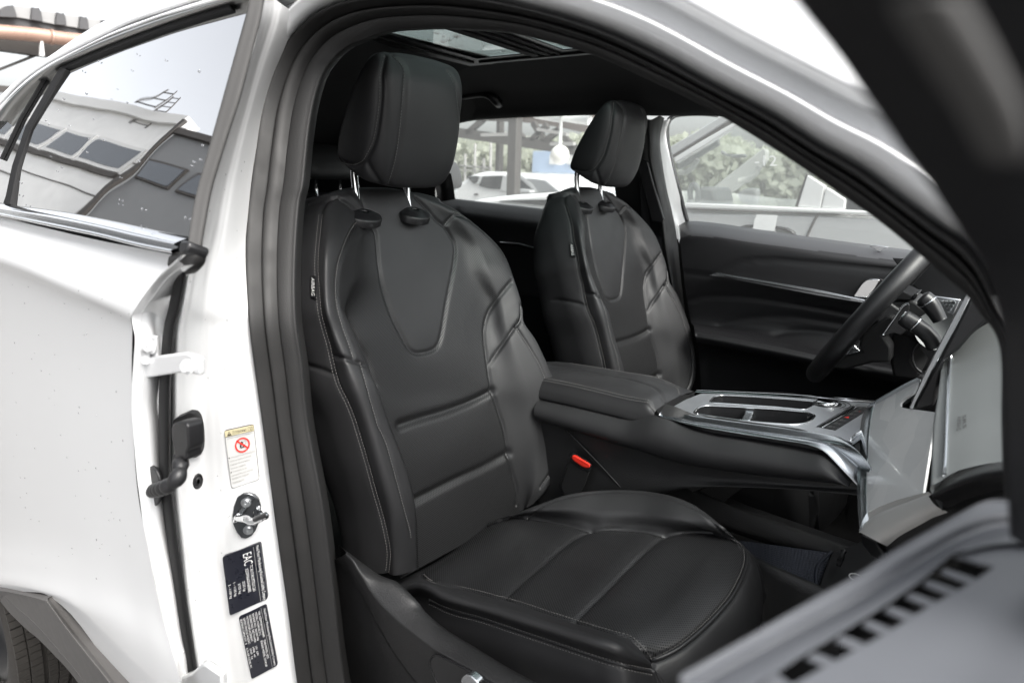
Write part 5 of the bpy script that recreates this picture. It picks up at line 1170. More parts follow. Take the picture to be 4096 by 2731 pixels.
b3 = rs(dq('I', [(1281,652),(1370,570),(1500,508),(1600,470),(1705,428)], .010), 10); b4 = rs(dq('I', [(1366,698),(1450,640),(1560,580),(1650,530),(1742,492)], .012), 10)
netobj('bottom_trim', [b1, b1 * .5 + b2 * .5 - DN * .004, b2, b3, b3 * .9 + b4 * .1 + DN * .003, b4, b4 - DN * .02], PALESATIN, dash, mu=4, mv=5)
slab('trim_end', dq('I', [(1282,660),(1366,700),(1440,830),(1340,790),(1286,720)], .006), DN, .03, SATINBLK, dash, bevel=.002)
# soft upper pad, tilted to the windscreen
DASHGREY = mat('grey_woven_dash_pad', (.17, .178, .178), .50, spec=.7, bump=(1500, .3, .0006), vary=.06, vscale=15)
pa = dq('c1', [(945, 680)])[0]; PN = np.array([-.50, -.22, .84]); PN /= np.linalg.norm(PN)
pq_ = lambda k, pts, d=0: [onp(px(k, *c), pa + PN * d, PN) for c in pts]
L0 = rs(pq_('c1', [(1062,440),(1000,500),(962,560),(944,680),(914,900),(888,1050),(868,1200),(846,1568)]) + pq_('I', [(1714,230),(1706,385)]), 16)
L1 = rs(pq_('c1', [(1080,432),(1040,500),(1020,600),(1005,760),(985,1000),(965,1200),(945,1568)], .004) + pq_('I', [(1770,230),(1760,345)], .004), 16)
L2 = rs(pq_('c1', [(1310,195),(1300,400),(1290,700),(1280,1000),(1270,1300),(1260,1568)], .008) + pq_('I', [(1880,240),(1880,275)], .008), 16)
L3 = rs(pq_('c1', [(1560,50),(1560,400),(1560,700),(1560,1000),(1560,1300),(1560,1568)], .010) + pq_('I', [(2060,200),(2060,232)], .010), 16)
L4 = rs(pq_('c1', [(1800,-60),(1800,400),(1800,700),(1800,1000),(1800,1300),(1800,1568)], .012) + pq_('I', [(2240,170),(2240,208)], .012), 16)
netobj('upper_pad', [L0 - PN * .03, L0, L1, L2, L3, L4], DASHGREY, dash, mu=6, mv=4)
tube('pad_inlay', rs(pq_('c1', [(1050,460),(1036,620),(1020,1000),(996,1568)], .0055) + pq_('I', [(1790,300)], .0065), 20), .0022, SATIN, dash, n=8)
for s, q in (('SRS', [(1178,1078),(1182,1215),(1220,1205),(1214,1066)]), ('AIRBAG', [(1124,1092),(1114,1240),(1158,1228),(1164,1080)])):
    text_on('lettering', s, pq_('c1', q, .0075), mat('embossed_grey', (.05, .05, .05), .6), dash, up=.0006)
r0 = rs(dq('I', [(1700,388),(1780,336),(1850,290),(1950,254),(2050,232),(2250,208)], .006), 12); r1 = rs(dq('I', [(1715,430),(1800,385),(1880,345),(1970,315),(2060,292),(2250,265)], .034), 12); r2 = rs(dq('I', [(1742,492),(1850,442),(1950,406),(2050,380),(2250,342)], .010), 12)
netobj('lower_roll', [r0, r1, r2, r2 - DN * .02], LEATHER, dash, mu=6, mv=5)
g0 = rs(dq('I', [(1366,702),(1560,602),(1742,497),(1850,447),(2050,384),(2250,346)], .002), 12); g1 = rs(dq('I', [(1420,820),(1600,790),(1800,740),(2050,700),(2250,660)], -.01), 12)
netobj('glovebox', [g0 - DN * .02, g0, g0 * .6 + g1 * .4, g1], PLASTIC, dash, mu=4, mv=5)
# storage pocket under the trim
slab('charging_tray', tq('H', [(1150,1372),(1195,1330),(1198,1450),(1170,1410)], -.008), tn, .01, VOID, con, bevel=0)
tube('tray_lip', tq('H', [(1150,1362),(1168,1345),(1200,1322)], .002), .003, CHROME, con, n=8)
# centre screen, seen from its edge
scr = empty('centre_screen', (.9, .1, 1.15), dash)
h = lambda pts, y: np.array([pY(px('H', *c), y) for c in pts])
slab('screen_edge', h([(1823,516),(1806,528),(1720,688),(1640,840),(1560,1000),(1510,1108),(1476,1184),(1484,1192),(1500,1190),(1590,1012),(1680,842),(1762,692),(1843,528)], -.172), -EY, .008, SATIN, scr, bevel=.002)
slab('screen_back', h([(1840,530),(1760,692),(1678,842),(1588,1012),(1494,1192),(1560,1194),(1622,1172),(1660,1000),(1668,935),(1690,905),(1762,852),(1830,772),(1905,702),(1985,655),(2040,610),(1930,540)], -.165), -EY, .36, SOFT, scr, bevel=.004)
slab('screen_face', h([(1806,528),(1720,688),(1640,840),(1560,1000),(1476,1184),(1486,1186),(1570,1002),(1650,842),(1730,690),(1815,530)], -.158), -EY, .35, GLOSSBLK, scr, bevel=.001)
# driver's end of the dash
slab('driver_panel', h([(1380,330),(1580,340),(1720,420),(1860,520),(2050,640),(2050,1250),(1500,1250),(1480,900),(1600,700),(1660,600),(1560,545),(1480,470)], .66), -EY, .02, SOFT, dash, bevel=.003)
o = lambda pts, y: np.array([pY(px('O', *c), y) for c in pts])
slab('speaker_panel', o([(1240,556),(1552,598),(1440,840),(1390,800),(1330,700)], .645), -EY, .01, SATIN, dash, bevel=.002)
mb = MB()
for i in range(5):
    for j in range(4):
        cx, cy = 1310 + i * 42 + (j % 2) * 21, 628 + j * 34
        if cx > 1500 - j * 18: continue
        for a in range(6):
            p = [(cx, cy), (cx + 22 * math.cos(a * math.pi / 3), cy + 19 * math.sin(a * math.pi / 3)), (cx + 22 * math.cos((a + .5) * math.pi / 3), cy + 19 * math.sin((a + .5) * math.pi / 3)), (cx + 22 * math.cos((a - .5) * math.pi / 3) , cy + 19 * math.sin((a - .5) * math.pi / 3))]
            q = [pY(px('O', *c), .643) for c in p]; q[1] = q[1] - EY * .004
            mb.add(q, [(0, 1, 2), (0, 3, 1)])
mb.build('speaker_facets', CHROME, dash, smooth=False, kind='stuff')
slab('mirror_switch', np.array([pY(px('G', *c), .76) for c in [(1800,895),(1829,888),(1900,900),(1850,925)]]), -EY, .004, SATIN, fd, bevel=.001)
# ------------------------------------------------------------------ steering wheel and column
sw_ = empty('steering_wheel', (.75, .38, 1.16), car)
tau = math.radians(29); wc = np.array([.752, .38, 1.160]); wu = np.array([math.sin(tau), 0, math.cos(tau)]); wr = .188
ringp = np.array([wc + (EY * math.cos(a) + wu * math.sin(a)) * wr for a in np.linspace(0, 2 * math.pi, 96, endpoint=False)])
def arc(a0, a1, n=40): return np.array([wc + (EY * math.cos(a) + wu * math.sin(a)) * wr for a in np.linspace(a0, a1, n)])
dg = math.radians
for nm, a0, a1, m in (('rim_leather', -82, 66, SOFT), ('rim_top', 67.5, 112.5, LEATHER), ('rim_leather', 114, 262, SOFT), ('rim_bottom', 263.5, 276.5, LEATHER)):
    tube(nm, arc(dg(a0), dg(a1)), .0205, m, sw_, n=20)
wn_ = np.cross(EY, wu); wn_ /= np.linalg.norm(wn_)
def spoke(name, pts, m, th_=.02, off=0): return slab(name, np.array([wc + EY * a + wu * b + wn_ * off for a, b in pts]), wn_, th_, m, sw_, bevel=.005, seg=3)
spoke('hub', [(-.075,.045),(.075,.045),(.085,0),(.06,-.06),(-.06,-.06),(-.085,0)], SOFT, .05, .045)
spoke('spoke', [(-.07,.02),(-.18,.03),(-.18,-.02),(-.07,-.03)], SATINBLK); spoke('spoke', [(.07,.02),(.18,.03),(.18,-.02),(.07,-.03)], SATINBLK)
spoke('spoke', [(-.04,-.05),(.04,-.05),(.05,-.18),(-.05,-.18)], SATINBLK)
slab('spoke_trim', o([(516,1028),(475,1076),(420,1142),(585,1100)], .27), -EY, .006, CHROME, sw_, bevel=.002)
slab('spoke_back', o([(600,930),(840,760),(905,760),(920,905),(800,950),(880,1060),(870,1205),(700,1208),(430,1280),(285,1262),(425,1145),(588,1102),(560,1060)], .272), -EY, .05, MATTEBLK, sw_, bevel=.005)
pd = slab('shift_paddle', o([(1056,645),(1040,640),(1000,652),(962,712),(900,800),(802,935),(842,946),(872,930),(920,925),(975,945),(1032,890),(1008,810),(1052,690)], .235), -EY, .006, SATINBLK, sw_, bevel=.002)
tube('paddle_edge', rs(o([(1050,646),(1020,645),(985,675),(930,756),(850,868),(802,938)], .232), 20), .0024, SATIN, sw_, n=8)
clm = empty('steering_column', (.85, .38, 1.1), car)
slab('shroud', rounded(o([(860,618),(1105,600),(1272,735),(1205,835),(1060,800),(885,720)], .32), .01), -EY, .12, PLASTIC, clm, bevel=.008, seg=3)
slab('shroud_top', o([(885,600),(985,508),(1085,558),(1130,560),(1062,612)], .315), -EY, .10, SATINBLK, clm, bevel=.004)
slab('switch_stem', o([(1068,600),(1080,565),(1110,540),(1142,536),(1128,580),(1090,612)], .29), -EY, .02, GLOSSBLK, clm, bevel=.004)
tube('cluster_cover', np.array([pY(px('O', *c), y) for c, y in (((1330,895), .30), ((1345,880), .52))]), .040, DASHGREY, clm, n=28)
lv = rs(o([(1165,575),(1215,605),(1262,655),(1310,725),(1352,800)], .25), 24); tube('light_stalk', lv, np.interp(np.arange(24), [0, 2, 8, 23], [.010, .017, .0165, .0125]), SATINBLK, clm, n=16)
tube('stalk_ring', lv[6:8], .0172, SATIN, clm, n=16)
gv = rs(o([(985,765),(1020,785),(1110,842),(1200,905),(1270,980),(1312,1060)], .205), 30); gs = empty('gear_selector', tuple(gv[0]), clm)
tube('selector_body', gv, np.interp(np.arange(30), [0, 1, 9, 10, 29], [.012, .0155, .0165, .0150, .0150]), SATINBLK, gs, n=18)
tube('selector_ring', gv[9:11], .0172, CHROME, gs, n=18)
dd = gv[0] - gv[2]; dd /= np.linalg.norm(dd); du = np.cross(dd, EZ); du /= np.linalg.norm(du); dv_ = np.cross(dd, du)
disc('selector_bezel', [(.0125, -.004), (.0125, .001), (.0095, .002), (.0092, .0005)], CHROME, gs, c=gv[0], n=dd, u=du, v=dv_); disc('selector_button', [(.009, -.001), (.009, .0015), (.008, .002)], SATINBLK, gs, c=gv[0], n=dd, u=du, v=dv_)
slab('column_lower', o([(880,940),(1000,930),(1170,1010),(1085,1100),(1085,1200),(1175,1310),(1100,1380),(900,1350),(870,1215)], .34), -EY, .15, MATTEBLK, clm, bevel=.006)
tube('column_ring', rs(o([(1180,1000),(1120,1050),(1085,1120),(1085,1190),(1120,1260),(1180,1310)], .33), 20), .0028, SATINBLK, clm, n=8)
# ------------------------------------------------------------------ the open front door, very near the lens
od = empty('front_door', (.95, -.95, .9), car, label='open front passenger door seen from outside, its blurred sill and black window frame close by')
SZ = 1.29
DOORTOP = mat('grey_door_top', (.085, .09, .10), .42, spec=.6, vary=.05, vscale=25)
z7 = lambda pts, z=SZ: np.array([pZ(px('c7', *c), z) for c in pts])
e0 = rs(z7([(-900,1500),(-400,1215),(0,985),(200,872),(450,736),(640,602),(900,452),(1150,312),(1300,232),(1385,192),(1470,176),(1560,178),(1750,190)], SZ), 26)
e1 = rs(z7([(-900,1560),(-400,1275),(0,1050),(200,935),(450,800),(640,668),(900,515),(1150,375),(1320,290),(1420,250),(1560,240),(1750,250)], SZ - .0005), 26)
e2 = rs(z7([(-900,1650),(-400,1380),(0,1165),(200,1062),(400,958),(700,768),(950,622),(1080,545),(1200,480),(1420,400),(1560,380),(1750,390)], SZ - .005), 26)
e3 = rs(z7([(-900,1720),(-400,1440),(0,1215),(200,1110),(400,1005),(700,815),(950,665),(1090,580),(1230,515),(1430,440),(1560,420),(1750,430)], SZ - .003), 26)
e4 = rs(z7([(-900,1950),(-400,1640),(-190,1479),(-14,1359),(208,1229),(420,1101),(590,997),(750,892),(890,799),(1010,704),(1150,582),(1187,590),(1300,560),(1450,520),(1600,510),(1750,520)], SZ - .001), 30)
e4 = rs(e4, 26)
netobj('sill_lip', [behind(e0, .04), e0 - EZ * .0003, e0 * .7 + e1 * .3 + EZ * .0002, e1, e2 * .5 + e1 * .5 + EZ * .0015, e2, e3, e3 * .4 + e4 * .6 + EZ * .0004, e4], DOORTOP, od, mu=5, mv=4)
slot_shadow = [(1160,575),(1150,585),(1010,705),(890,800),(750,893),(590,998),(420,1102),(208,1230),(-14,1360),(-190,1480)]  # opening widened so a black strip stands for shade beside the slats
opening = [(1187,608),(1470,690),(1350,772),(1265,826),(1120,906),(960,996),(790,1101),(610,1211),(400,1326),(170,1451),(-60,1580),(-140,1500),(20,1388),(240,1258),(450,1132),(620,1028),(780,922),(920,828),(1040,733)]
opening = opening[:11] + slot_shadow[::-1][:-1]
outer = [(1187,606),(1300,558),(1450,518),(1600,508),(1950,520),(2100,2100),(-900,2400),(-900,1990),(-400,1680),(-192,1478),(-16,1358),(206,1228),(418,1100),(588,996),(748,891),(888,798),(1008,703),(1150,583)]
holed('sill_panel', z7(outer, SZ - .003), [z7([(x + (.5 if x > 0 else .5), y + .5) for x, y in opening], SZ - .003)], EZ, DOORTOP, od, .0012)
slots = [[(1190,612),(1465,690),(1350,770),(1110,690)],[(1040,735),(1265,825),(1210,855),(970,770)],[(920,830),(1120,905),(1060,945),(850,865)],[(780,925),(960,995),(900,1040),(690,965)],[(620,1030),(790,1100),(720,1145),(530,1070)],[(450,1135),(610,1210),(530,1262),(340,1180)],[(240,1260),(400,1325),(310,1388),(130,1310)],[(20,1390),(170,1450),(70,1525),(-100,1450)]]
for a, b in zip(slots[:-1], slots[1:]):
    mxp = lambda p, q_, t: (p[0] * (1 - t) + q_[0] * t, p[1] * (1 - t) + q_[1] * t)
    q = z7([mxp(a[3], b[0], .22), mxp(a[2], b[1], .18), mxp(a[2], b[1], .82), mxp(a[3], b[0], .78)], SZ - .004); slab('slat', q, EZ, .0012, DOORTOP, od, bevel=.0003)
c_ = z7(opening, SZ).mean(0)
slab('slot_cavity', c_ + (z7(opening, SZ) - c_) * 1.45 - EZ * .014, EZ, .002, VOID, od, bevel=0)
w7 = z7([(1500,640),(1560,640),(1660,690),(1590,760),(1330,900),(1300,890),(1540,740)], SZ - .0045)
hd_ = np.array([-.42, -.907, 0]); hn_ = np.array([.907, -.42, 0]); h0 = np.array([.976, -.886, SZ]) + hn_ * .020
vq = lambda k, pts, d=0: np.array([onp(px(k, *c), h0 + hn_ * d, hn_) for c in pts])
frm = np.concatenate([vq('L', [(20,-80),(70,0),(150,102),(250,224),(350,352),(450,492),(550,632),(620,732),(700,852),(780,955),(860,1055),(930,1165),(1000,1265),(1060,1362),(1110,1432),(1165,1520)]),
                      vq('c1', [(1520,0),(1545,110),(1572,400),(1585,700),(1600,1300),(1605,1568)]), vq('c7', [(1552,200),(1568,462),(1640,508),(1760,562)]), vq('W', [(2620,1300),(2620,-100)])])
slab('window_frame', frm, -hn_, .045, SATINBLK, od, bevel=.006, seg=3)
slab('frame_sheen_strip', vq('L', [(930,-60),(1090,-60),(1250,220),(1400,520),(1440,640),(1470,760),(1470,950),(1330,640),(1150,330)], .052), hn_, .006, GREYRUB, od, bevel=.004)  # grey slab in window-rubber colour paints the frame's glossy reflection stripe
# outer skin below the sill, out of the picture but casting and reflecting as a door does
d0 = np.array([.976, -.886, 0]) + hn_ * .07; d1 = d0 + hd_ * 1.0
mk('outer_skin', [tuple(d0 + EZ * .35), tuple(d1 + EZ * .35), tuple(d1 + EZ * (SZ - .05)), tuple(d0 + EZ * (SZ - .05))], [(0, 1, 2, 3)], PAINT, od, smooth=False)
# scuttle, windscreen base and bonnet side
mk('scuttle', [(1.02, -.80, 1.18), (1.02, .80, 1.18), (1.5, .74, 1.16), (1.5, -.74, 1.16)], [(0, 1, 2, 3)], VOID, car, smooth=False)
mk('windscreen', [(.66, -.56, 1.64), (.72, -.3, 1.70), (.74, 0, 1.71), (.72, .3, 1.70), (.66, .56, 1.64), (1.55, -.72, 1.17), (1.62, -.36, 1.18), (1.64, 0, 1.185), (1.62, .36, 1.18), (1.55, .72, 1.17)], [(0,1,6,5),(1,2,7,6),(2,3,8,7),(3,4,9,8)], GLASS_SCREEN, car)
# ------------------------------------------------------------------ surroundings
ASPHALT = mat('wet_asphalt', (.16, .157, .153), .8, bump=(60, .5, .01), vary=.15, vscale=18)
mk('ground', [(-250,-250,0),(250,-250,0),(250,250,0),(-250,250,0)], [(0,1,2,3)], ASPHALT, kind='structure')
WALLW = mat('white_wall_panels', (.78, .78, .77), .5, vary=.05, vscale=3); WALLG = mat('grey_wall_panels', (.20, .205, .21), .5, vary=.05, vscale=3)
WIN = mat('dark_window_pane', (.05, .06, .075), .05, spec=1.0); FRAMEW = mat('white_window_frame', (.65, .65, .64), .45); STEEL = mat('painted_steel', (.060, .054, .050), .6, vary=.08, vscale=5)
WHITECAR = mat('white_far_paint', (.70, .70, .70), .25, coat=.6); SILVERCAR = mat('silver_far_paint', (.45, .455, .46), .3, coat=.6); DARKGLASS = mat('far_car_glass', (.02, .022, .024), .06, spec=.8)
CORR = mat('grey_corrugated_sheet', (.30, .30, .30), .5); CORRD = mat('dark_sheet_rib', (.075, .075, .078), .6); COPPER = mat('copper_gutter', (.42, .27, .21), .34, metal=.3, vary=.12, vscale=3)
# --- workshop behind the photographer, seen mirrored in the rear side window
def gR(p):
    r = ray(p); q = pf(p, gY); return q, r - 2 * (r @ GN) * GN
WP, WNN = np.array([0, -9.0, 0]), np.array([-.25, -.97, 0]); WNN = WNN / np.linalg.norm(WNN)
def rw_(pts, off=0.0):
    out = []
    for c in pts:
        q, d = gR(px('A', *c)); P0 = WP - WNN * off; out.append(q + d * (((P0 - q) @ WNN) / (d @ WNN)))
    return np.array(out)
bld = tag(empty('workshop_building', (-8, -9, 0)), 'white panelled workshop with a window band, mirrored in the rear side window', 'building')
def rslab(name, pts, off, th_, m, par=bld): return slab(name, rw_(pts, off), -WNN, th_, m, par, bevel=0)
wl_ = rw_([(400,430),(570,600),(820,785),(1060,850)]); 
u_ = np.cross(EZ, WNN); u_ /= np.linalg.norm(u_)
zt = 8.2
def wallpt(s, z): return WP + u_ * s + EZ * z
sA = (rw_([(1040,860)])[0] - WP) @ u_; sB = (rw_([(-200,800)])[0] - WP) @ u_
zt = 7.15
sc_ = [(rw_([c])[0] - WP) @ u_ for c in ((560,1255), (800,1000), (1040,860))]
lo_s, hi_s = min(sA, sB), max(sA, sB)
slab('wall', np.array([wallpt(sB * 1.6, -.1), wallpt(-14.95, -.1), wallpt(-14.95, zt), wallpt(sB * 1.6, zt)]), -WNN, .4, WALLW, bld, bevel=0)
zb0, zb1 = 5.3, 6.25
sw0 = -15.45; dirn = np.sign(sB - sw0)
mb = MB()
for k in range(5):
    z = .8 + k * (zt - 1) / 5
    mb.bar(wallpt(sB * 1.6, z) - WNN * .01, wallpt(sc_[1], z) - WNN * .01, .02, .03)
mb.build('panel_joint', STEEL, bld, smooth=False)
pw = 1.55
for k in range(9):
    s0 = sw0 + dirn * (pw * k + .10); s1 = sw0 + dirn * (pw * (k + 1))
    w_ = slab('window', np.array([wallpt(s0, zb0), wallpt(s1, zb0), wallpt(s1, zb1), wallpt(s0, zb1)]) - WNN * .05, -WNN, .08, FRAMEW, bld, bevel=0)
    slab('pane', np.array([wallpt(s0 + dirn * .12, zb0 + .12), wallpt(s1 - dirn * .12, zb0 + .12), wallpt(s1 - dirn * .12, zb1 - .12), wallpt(s0 + dirn * .12, zb1 - .12)]) - WNN * .06, -WNN, .03, WIN, w_, bevel=0)
slab('sill', np.array([wallpt(sw0, zb0 - .2), wallpt(sB * 1.6, zb0 - .2), wallpt(sB * 1.6, zb0 - .05), wallpt(sw0, zb0 - .05)]) - WNN * .09, -WNN, .09, STEEL, bld, bevel=0)
slab('parapet', np.array([wallpt(sc_[1], zt), wallpt(sB * 1.6, zt), wallpt(sB * 1.6, zt + .35), wallpt(sc_[1], zt + .35)]) - WNN * .12, -WNN, .5, FRAMEW, bld, bevel=0)
gb = tag(empty('grey_annex', (-3, -8, 0)), 'grey clad annex beside the white workshop, mirrored in the rear side window', 'building')
zg = 6.75; sg = -dirn
g0_ = sc_[0]; gp_ = lambda s, z: WP - WNN * .12 + u_ * s + EZ * z
slab('wall', np.array([gp_(-14.9, -.1), gp_(-2.5, -.1), gp_(-2.5, zg), gp_(-14.9, zg)]), -WNN, .4, WALLG, gb, bevel=0)
slab('coping', np.array([gp_(-14.9, zg), gp_(-2.5, zg), gp_(-2.5, zg + .2), gp_(-14.9, zg + .2)]) - WNN * .1, -WNN, .6, STEEL, gb, bevel=0)
for k in range(3):
    s0 = -14.75 + 1.5 * k; s1 = s0 + 1.25; z0, z1 = 5.22, 5.9
    w_ = slab('window', np.array([gp_(s0, z0), gp_(s1, z0), gp_(s1, z1), gp_(s0, z1)]) - WNN * .05, -WNN, .08, STEEL, gb, bevel=0)
    slab('pane', np.array([gp_(s0 + .06, z0 + .06), gp_(s1 - .06, z0 + .06), gp_(s1 - .06, z1 - .06), gp_(s0 + .06, z1 - .06)]) - WNN * .06, -WNN, .03, WIN, w_, bevel=0)
slab('corner_joint', np.array([wallpt(-15.02, -.1), wallpt(-14.88, -.1), wallpt(-14.88, zt + .1), wallpt(-15.02, zt + .1)]) - WNN * .26, -WNN, .1, STEEL, gb, bevel=0)
lad = empty('roof_ladder', tuple(wallpt(-16.8, zt)), bld); mb = MB()
for k in range(2): mb.bar(wallpt(-16.6 - k * .45, zt - .2), wallpt(-16.6 - k * .45, zt + 1.1), .035)
for k in range(7): mb.bar(wallpt(-16.6, zt - .1 + k * .19), wallpt(-17.05, zt - .1 + k * .19), .022)
for k in range(3): mb.bar(wallpt(-16.6, zt + .35 + k * .3) - WNN * .3, wallpt(-17.05, zt + .35 + k * .3) - WNN * .3, .03)
for k in range(2): mb.bar(wallpt(-16.6 - k * .45, zt + .3) - WNN * .3, wallpt(-16.6 - k * .45, zt + 1.1) - WNN * .3, .03)
mb.build('rungs', STEEL, lad, smooth=False)
# --- sheds seen directly: corrugated eave above the roof line at the left
mX = lambda pts, x=-12.0: np.array([pX(px('M', *c), x) for c in pts])
ev = tag(empty('canopy_eave', (-12, 3.4, 0)), 'corrugated grey canopy eave with a copper gutter above the white roof', 'canopy')
slab('roof_sheet', mX([(-400,60),(0,80),(215,92),(520,116),(640,172),(910,194),(1030,238),(1280,258),(1390,298),(1640,318),(1900,350),(1800,500),(1390,480),(1240,442),(880,386),(500,312),(270,272),(0,262),(-400,250)]), EX, .1, CORR, ev, bevel=0)
for r in ([(-300,80),(-180,90),(-150,262),(-330,255)], [(90,100),(150,88),(175,98),(200,78),(235,150),(270,276),(0,264),(0,160)], [(515,118),(560,128),(612,124),(650,200),(672,342),(500,312),(505,200)], [(905,196),(950,215),(1000,204),(1030,280),(1046,402),(885,386),(890,280)], [(1272,258),(1320,275),(1360,268),(1385,340),(1396,472),(1250,450),(1262,340)], [(1612,316),(1700,322),(1660,420),(1600,376)]):
    slab('rib', mX(r, -11.9), EX, .12, CORRD, ev, bevel=0)
slab('fascia', mX([(-400,250),(0,268),(270,285),(500,330),(880,392),(1240,455),(1390,490),(1500,520),(1280,560),(900,492),(440,422),(0,392),(-400,370)], -12.05), EX, .2, CORRD, ev, bevel=0)
gpth = mX([(-400,470),(0,505),(300,526),(590,552),(800,585),(1150,628),(1500,660)], -11.8); tube('gutter', step(gpth, .1), .105, COPPER, ev, n=14)
tube('gutter_joint', step(mX([(770,575),(830,592)], -11.8), .03), .118, COPPER, ev, n=14)
slab('beam', mX([(-400,560),(0,590),(600,632),(1100,668),(1300,690),(1200,930),(800,890),(600,872),(0,785),(-400,740)], -12.1), EX, .25, STEEL, ev, bevel=0)
slab('downpipe', mX([(640,620),(672,624),(700,880),(630,878)], -11.75), EX, .06, WALLW, ev, bevel=0)
slab('brace', mX([(-200,1150),(500,870),(610,875),(400,960),(0,1115),(-200,1200)], -12.2), EX, .1, STEEL, ev, bevel=0)
slab('purlin', mX([(-200,1330),(0,1340),(240,1362),(400,1380),(300,1470),(135,1456),(0,1446),(-200,1430)], -12.2), EX, .1, STEEL, ev, bevel=0)
slab('purlin', mX([(-200,1510),(0,1515),(200,1530),(200,1580),(-200,1570)], -12.2), EX, .1, STEEL, ev, bevel=0)
slab('post', np.array([(-12.2, 1.9, 0), (-12.2, 2.1, 0), (-12.2, 2.1, 3.2), (-12.2, 1.9, 3.2)]), EX, .2, STEEL, ev, bevel=0)
# --- canopy and yard beyond the far windows
nY = lambda pts, y: np.array([pY(px('N', *c), y) for c in pts])
LAMPGREY = mat('grey_lamp_housing', (.36, .35, .34), .5)
cn = tag(empty('steel_canopy', (-5, 7, 0)), 'brown steel lattice canopy with two posts beyond the far rear window', 'canopy')
def post(name, x0, x1, xb0, xb1, y): 
    a, b = nY([(x0, 200), (x1, 200)], y); c, d = nY([(xb0, 1265), (xb1, 1265)], y)
    slab(name, np.array([(c[0], y, 0), (d[0], y, 0), (b[0], y, b[2] + .4), (a[0], y, a[2] + .4)]), -EY, .12, STEEL, cn, bevel=.01)
post('post', 947, 1067, 925, 1036, 5.0); post('post', 795, 842, 757, 818, 7.5)
def lbar(a, b, w, y, m=STEEL, nm='lattice_bar'):
    p, q = nY([a, b], y); mb = MB(); mb.bar(p, q, .06, w, up=EY) if False else mb.bar(p, q, w, .08, up=EY); return mb.build(nm, m, cn, smooth=False)
sc7 = 8.0 / 2525 / .2976 * .3
lbar((200,430), (1000,545), .16, 7.4, nm='chord'); lbar((1000,545), (1960,690), .16, 7.4, nm='chord')
lbar((330,230), (1000,250), .10, 7.4, nm='chord')
for a, b in (((620,262),(400,450)), ((1060,400),(1165,540)), ((1290,310),(1360,425)), ((1360,425),(1450,550)), ((1480,340),(1270,540)), ((1650,395),(1470,540)), ((1680,470),(1840,660)), ((1550,440),(1640,400)), ((1060,430),(1000,300))):
    lbar(a, b, .085, 7.4)
slab('roof_deck', nY([(1050,180),(1320,150),(2100,150),(2050,330),(1930,432),(1640,370),(1290,312),(1060,292)], 7.6), -EY, .3, mat('brown_roof_deck', (.13, .105, .095), .7), cn, bevel=0)
for a, b in (((600,472),(1000,462)), ((1350,398),(1750,465)), ((1530,592),(1840,588))): lbar(a, b, .045, 7.0, LAMPGREY, 'strip_light')
tube('pipe', nY([(1700,222),(2050,275)], 6.8), .07, WALLW, cn, n=12); tube('pipe', nY([(1310,200),(1660,262)], 6.8), .05, WALLW, cn, n=12)
lamp = tag(empty('globe_lamp', tuple(nY([(1650,240)], 6.5)[0])), 'white globe lamp hanging on a rod beyond the far window', 'lamp')
tube('rod', nY([(1662,215),(1645,690)], 6.5), .022, WALLW, lamp, n=8); mb = MB(); mb.ball(nY([(1645,742)], 6.5)[0], .135, 10); mb.build('globe', mat('opal_glass', (.72, .70, .66), .3), lamp)
BLUE = mat('blue_cabin_paint', (.40, .50, .66), .5, vary=.05, vscale=2)
cab = tag(empty('blue_cabin', tuple(nY([(1500,980)], 16)[0] * np.array([1, 1, 0]))), 'blue site cabin with pale windows behind the hanging globe lamp', 'cabin')
slab('wall', nY([(1280,690),(2000,680),(2000,1000),(1265,976)], 16), -EY, 2.4, BLUE, cab, bevel=.02)
for q in ([(1508,738),(1598,738),(1594,866),(1502,864)], [(1735,712),(1830,712),(1828,866),(1730,864)]):
    w_ = slab('window', nY(q, 15.95), -EY, .08, WALLW, cab, bevel=0)
slab('lintel', nY([(1730,700),(1850,700),(1850,716),(1728,716)], 15.9), -EY, .1, STEEL, cab, bevel=0)
ORANGE = mat('orange_frame', (.55, .25, .12), .6)
ct_ = tag(empty('shipping_container', tuple(nY([(1600,1200)], 15)[0] * np.array([1, 1, 0]))), 'pale container with orange frame standing under the blue cabin', 'container')
bx_ = nY([(1262,985),(2000,1005),(2000,1500),(1262,1500)], 15.6); bx_[2:, 2] = 0
slab('wall', bx_, -EY, 2.4, mat('pale_container', (.55, .54, .52), .6), ct_, bevel=0)
for q in ([(1475,985),(1715,990),(1715,1000),(1475,996)], [(1475,985),(1490,985),(1490,1120),(1475,1120)], [(1700,990),(1715,990),(1715,1120),(1700,1120)], [(1590,990),(1598,990),(1598,1120),(1590,1120)]): slab('frame_bar', nY(q, 15.5), -EY, .08, ORANGE, ct_, bevel=0)
# white yard fence
fe_ = tag(empty('yard_fence', tuple(nY([(500,900)], 13)[0] * np.array([1, 1, 0]))), 'low white rail fence in the yard left of the canopy posts', 'fence')
for q in ([(300,870),(720,905),(720,925),(300,890)], [(300,930),(720,955),(720,968),(300,945)]): slab('rail', nY(q, 13), -EY, .06, LAMPGREY, fe_, bevel=0)
for x, y0 in ((362,725), (495,585), (612,790), (705,560)):
    q = nY([(x - 6, y0), (x + 6, y0), (x + 4, 1000), (x - 8, 1000)], 13); q[2:, 2] = 0; slab('post', q, -EY, .08, LAMPGREY, fe_, bevel=0)
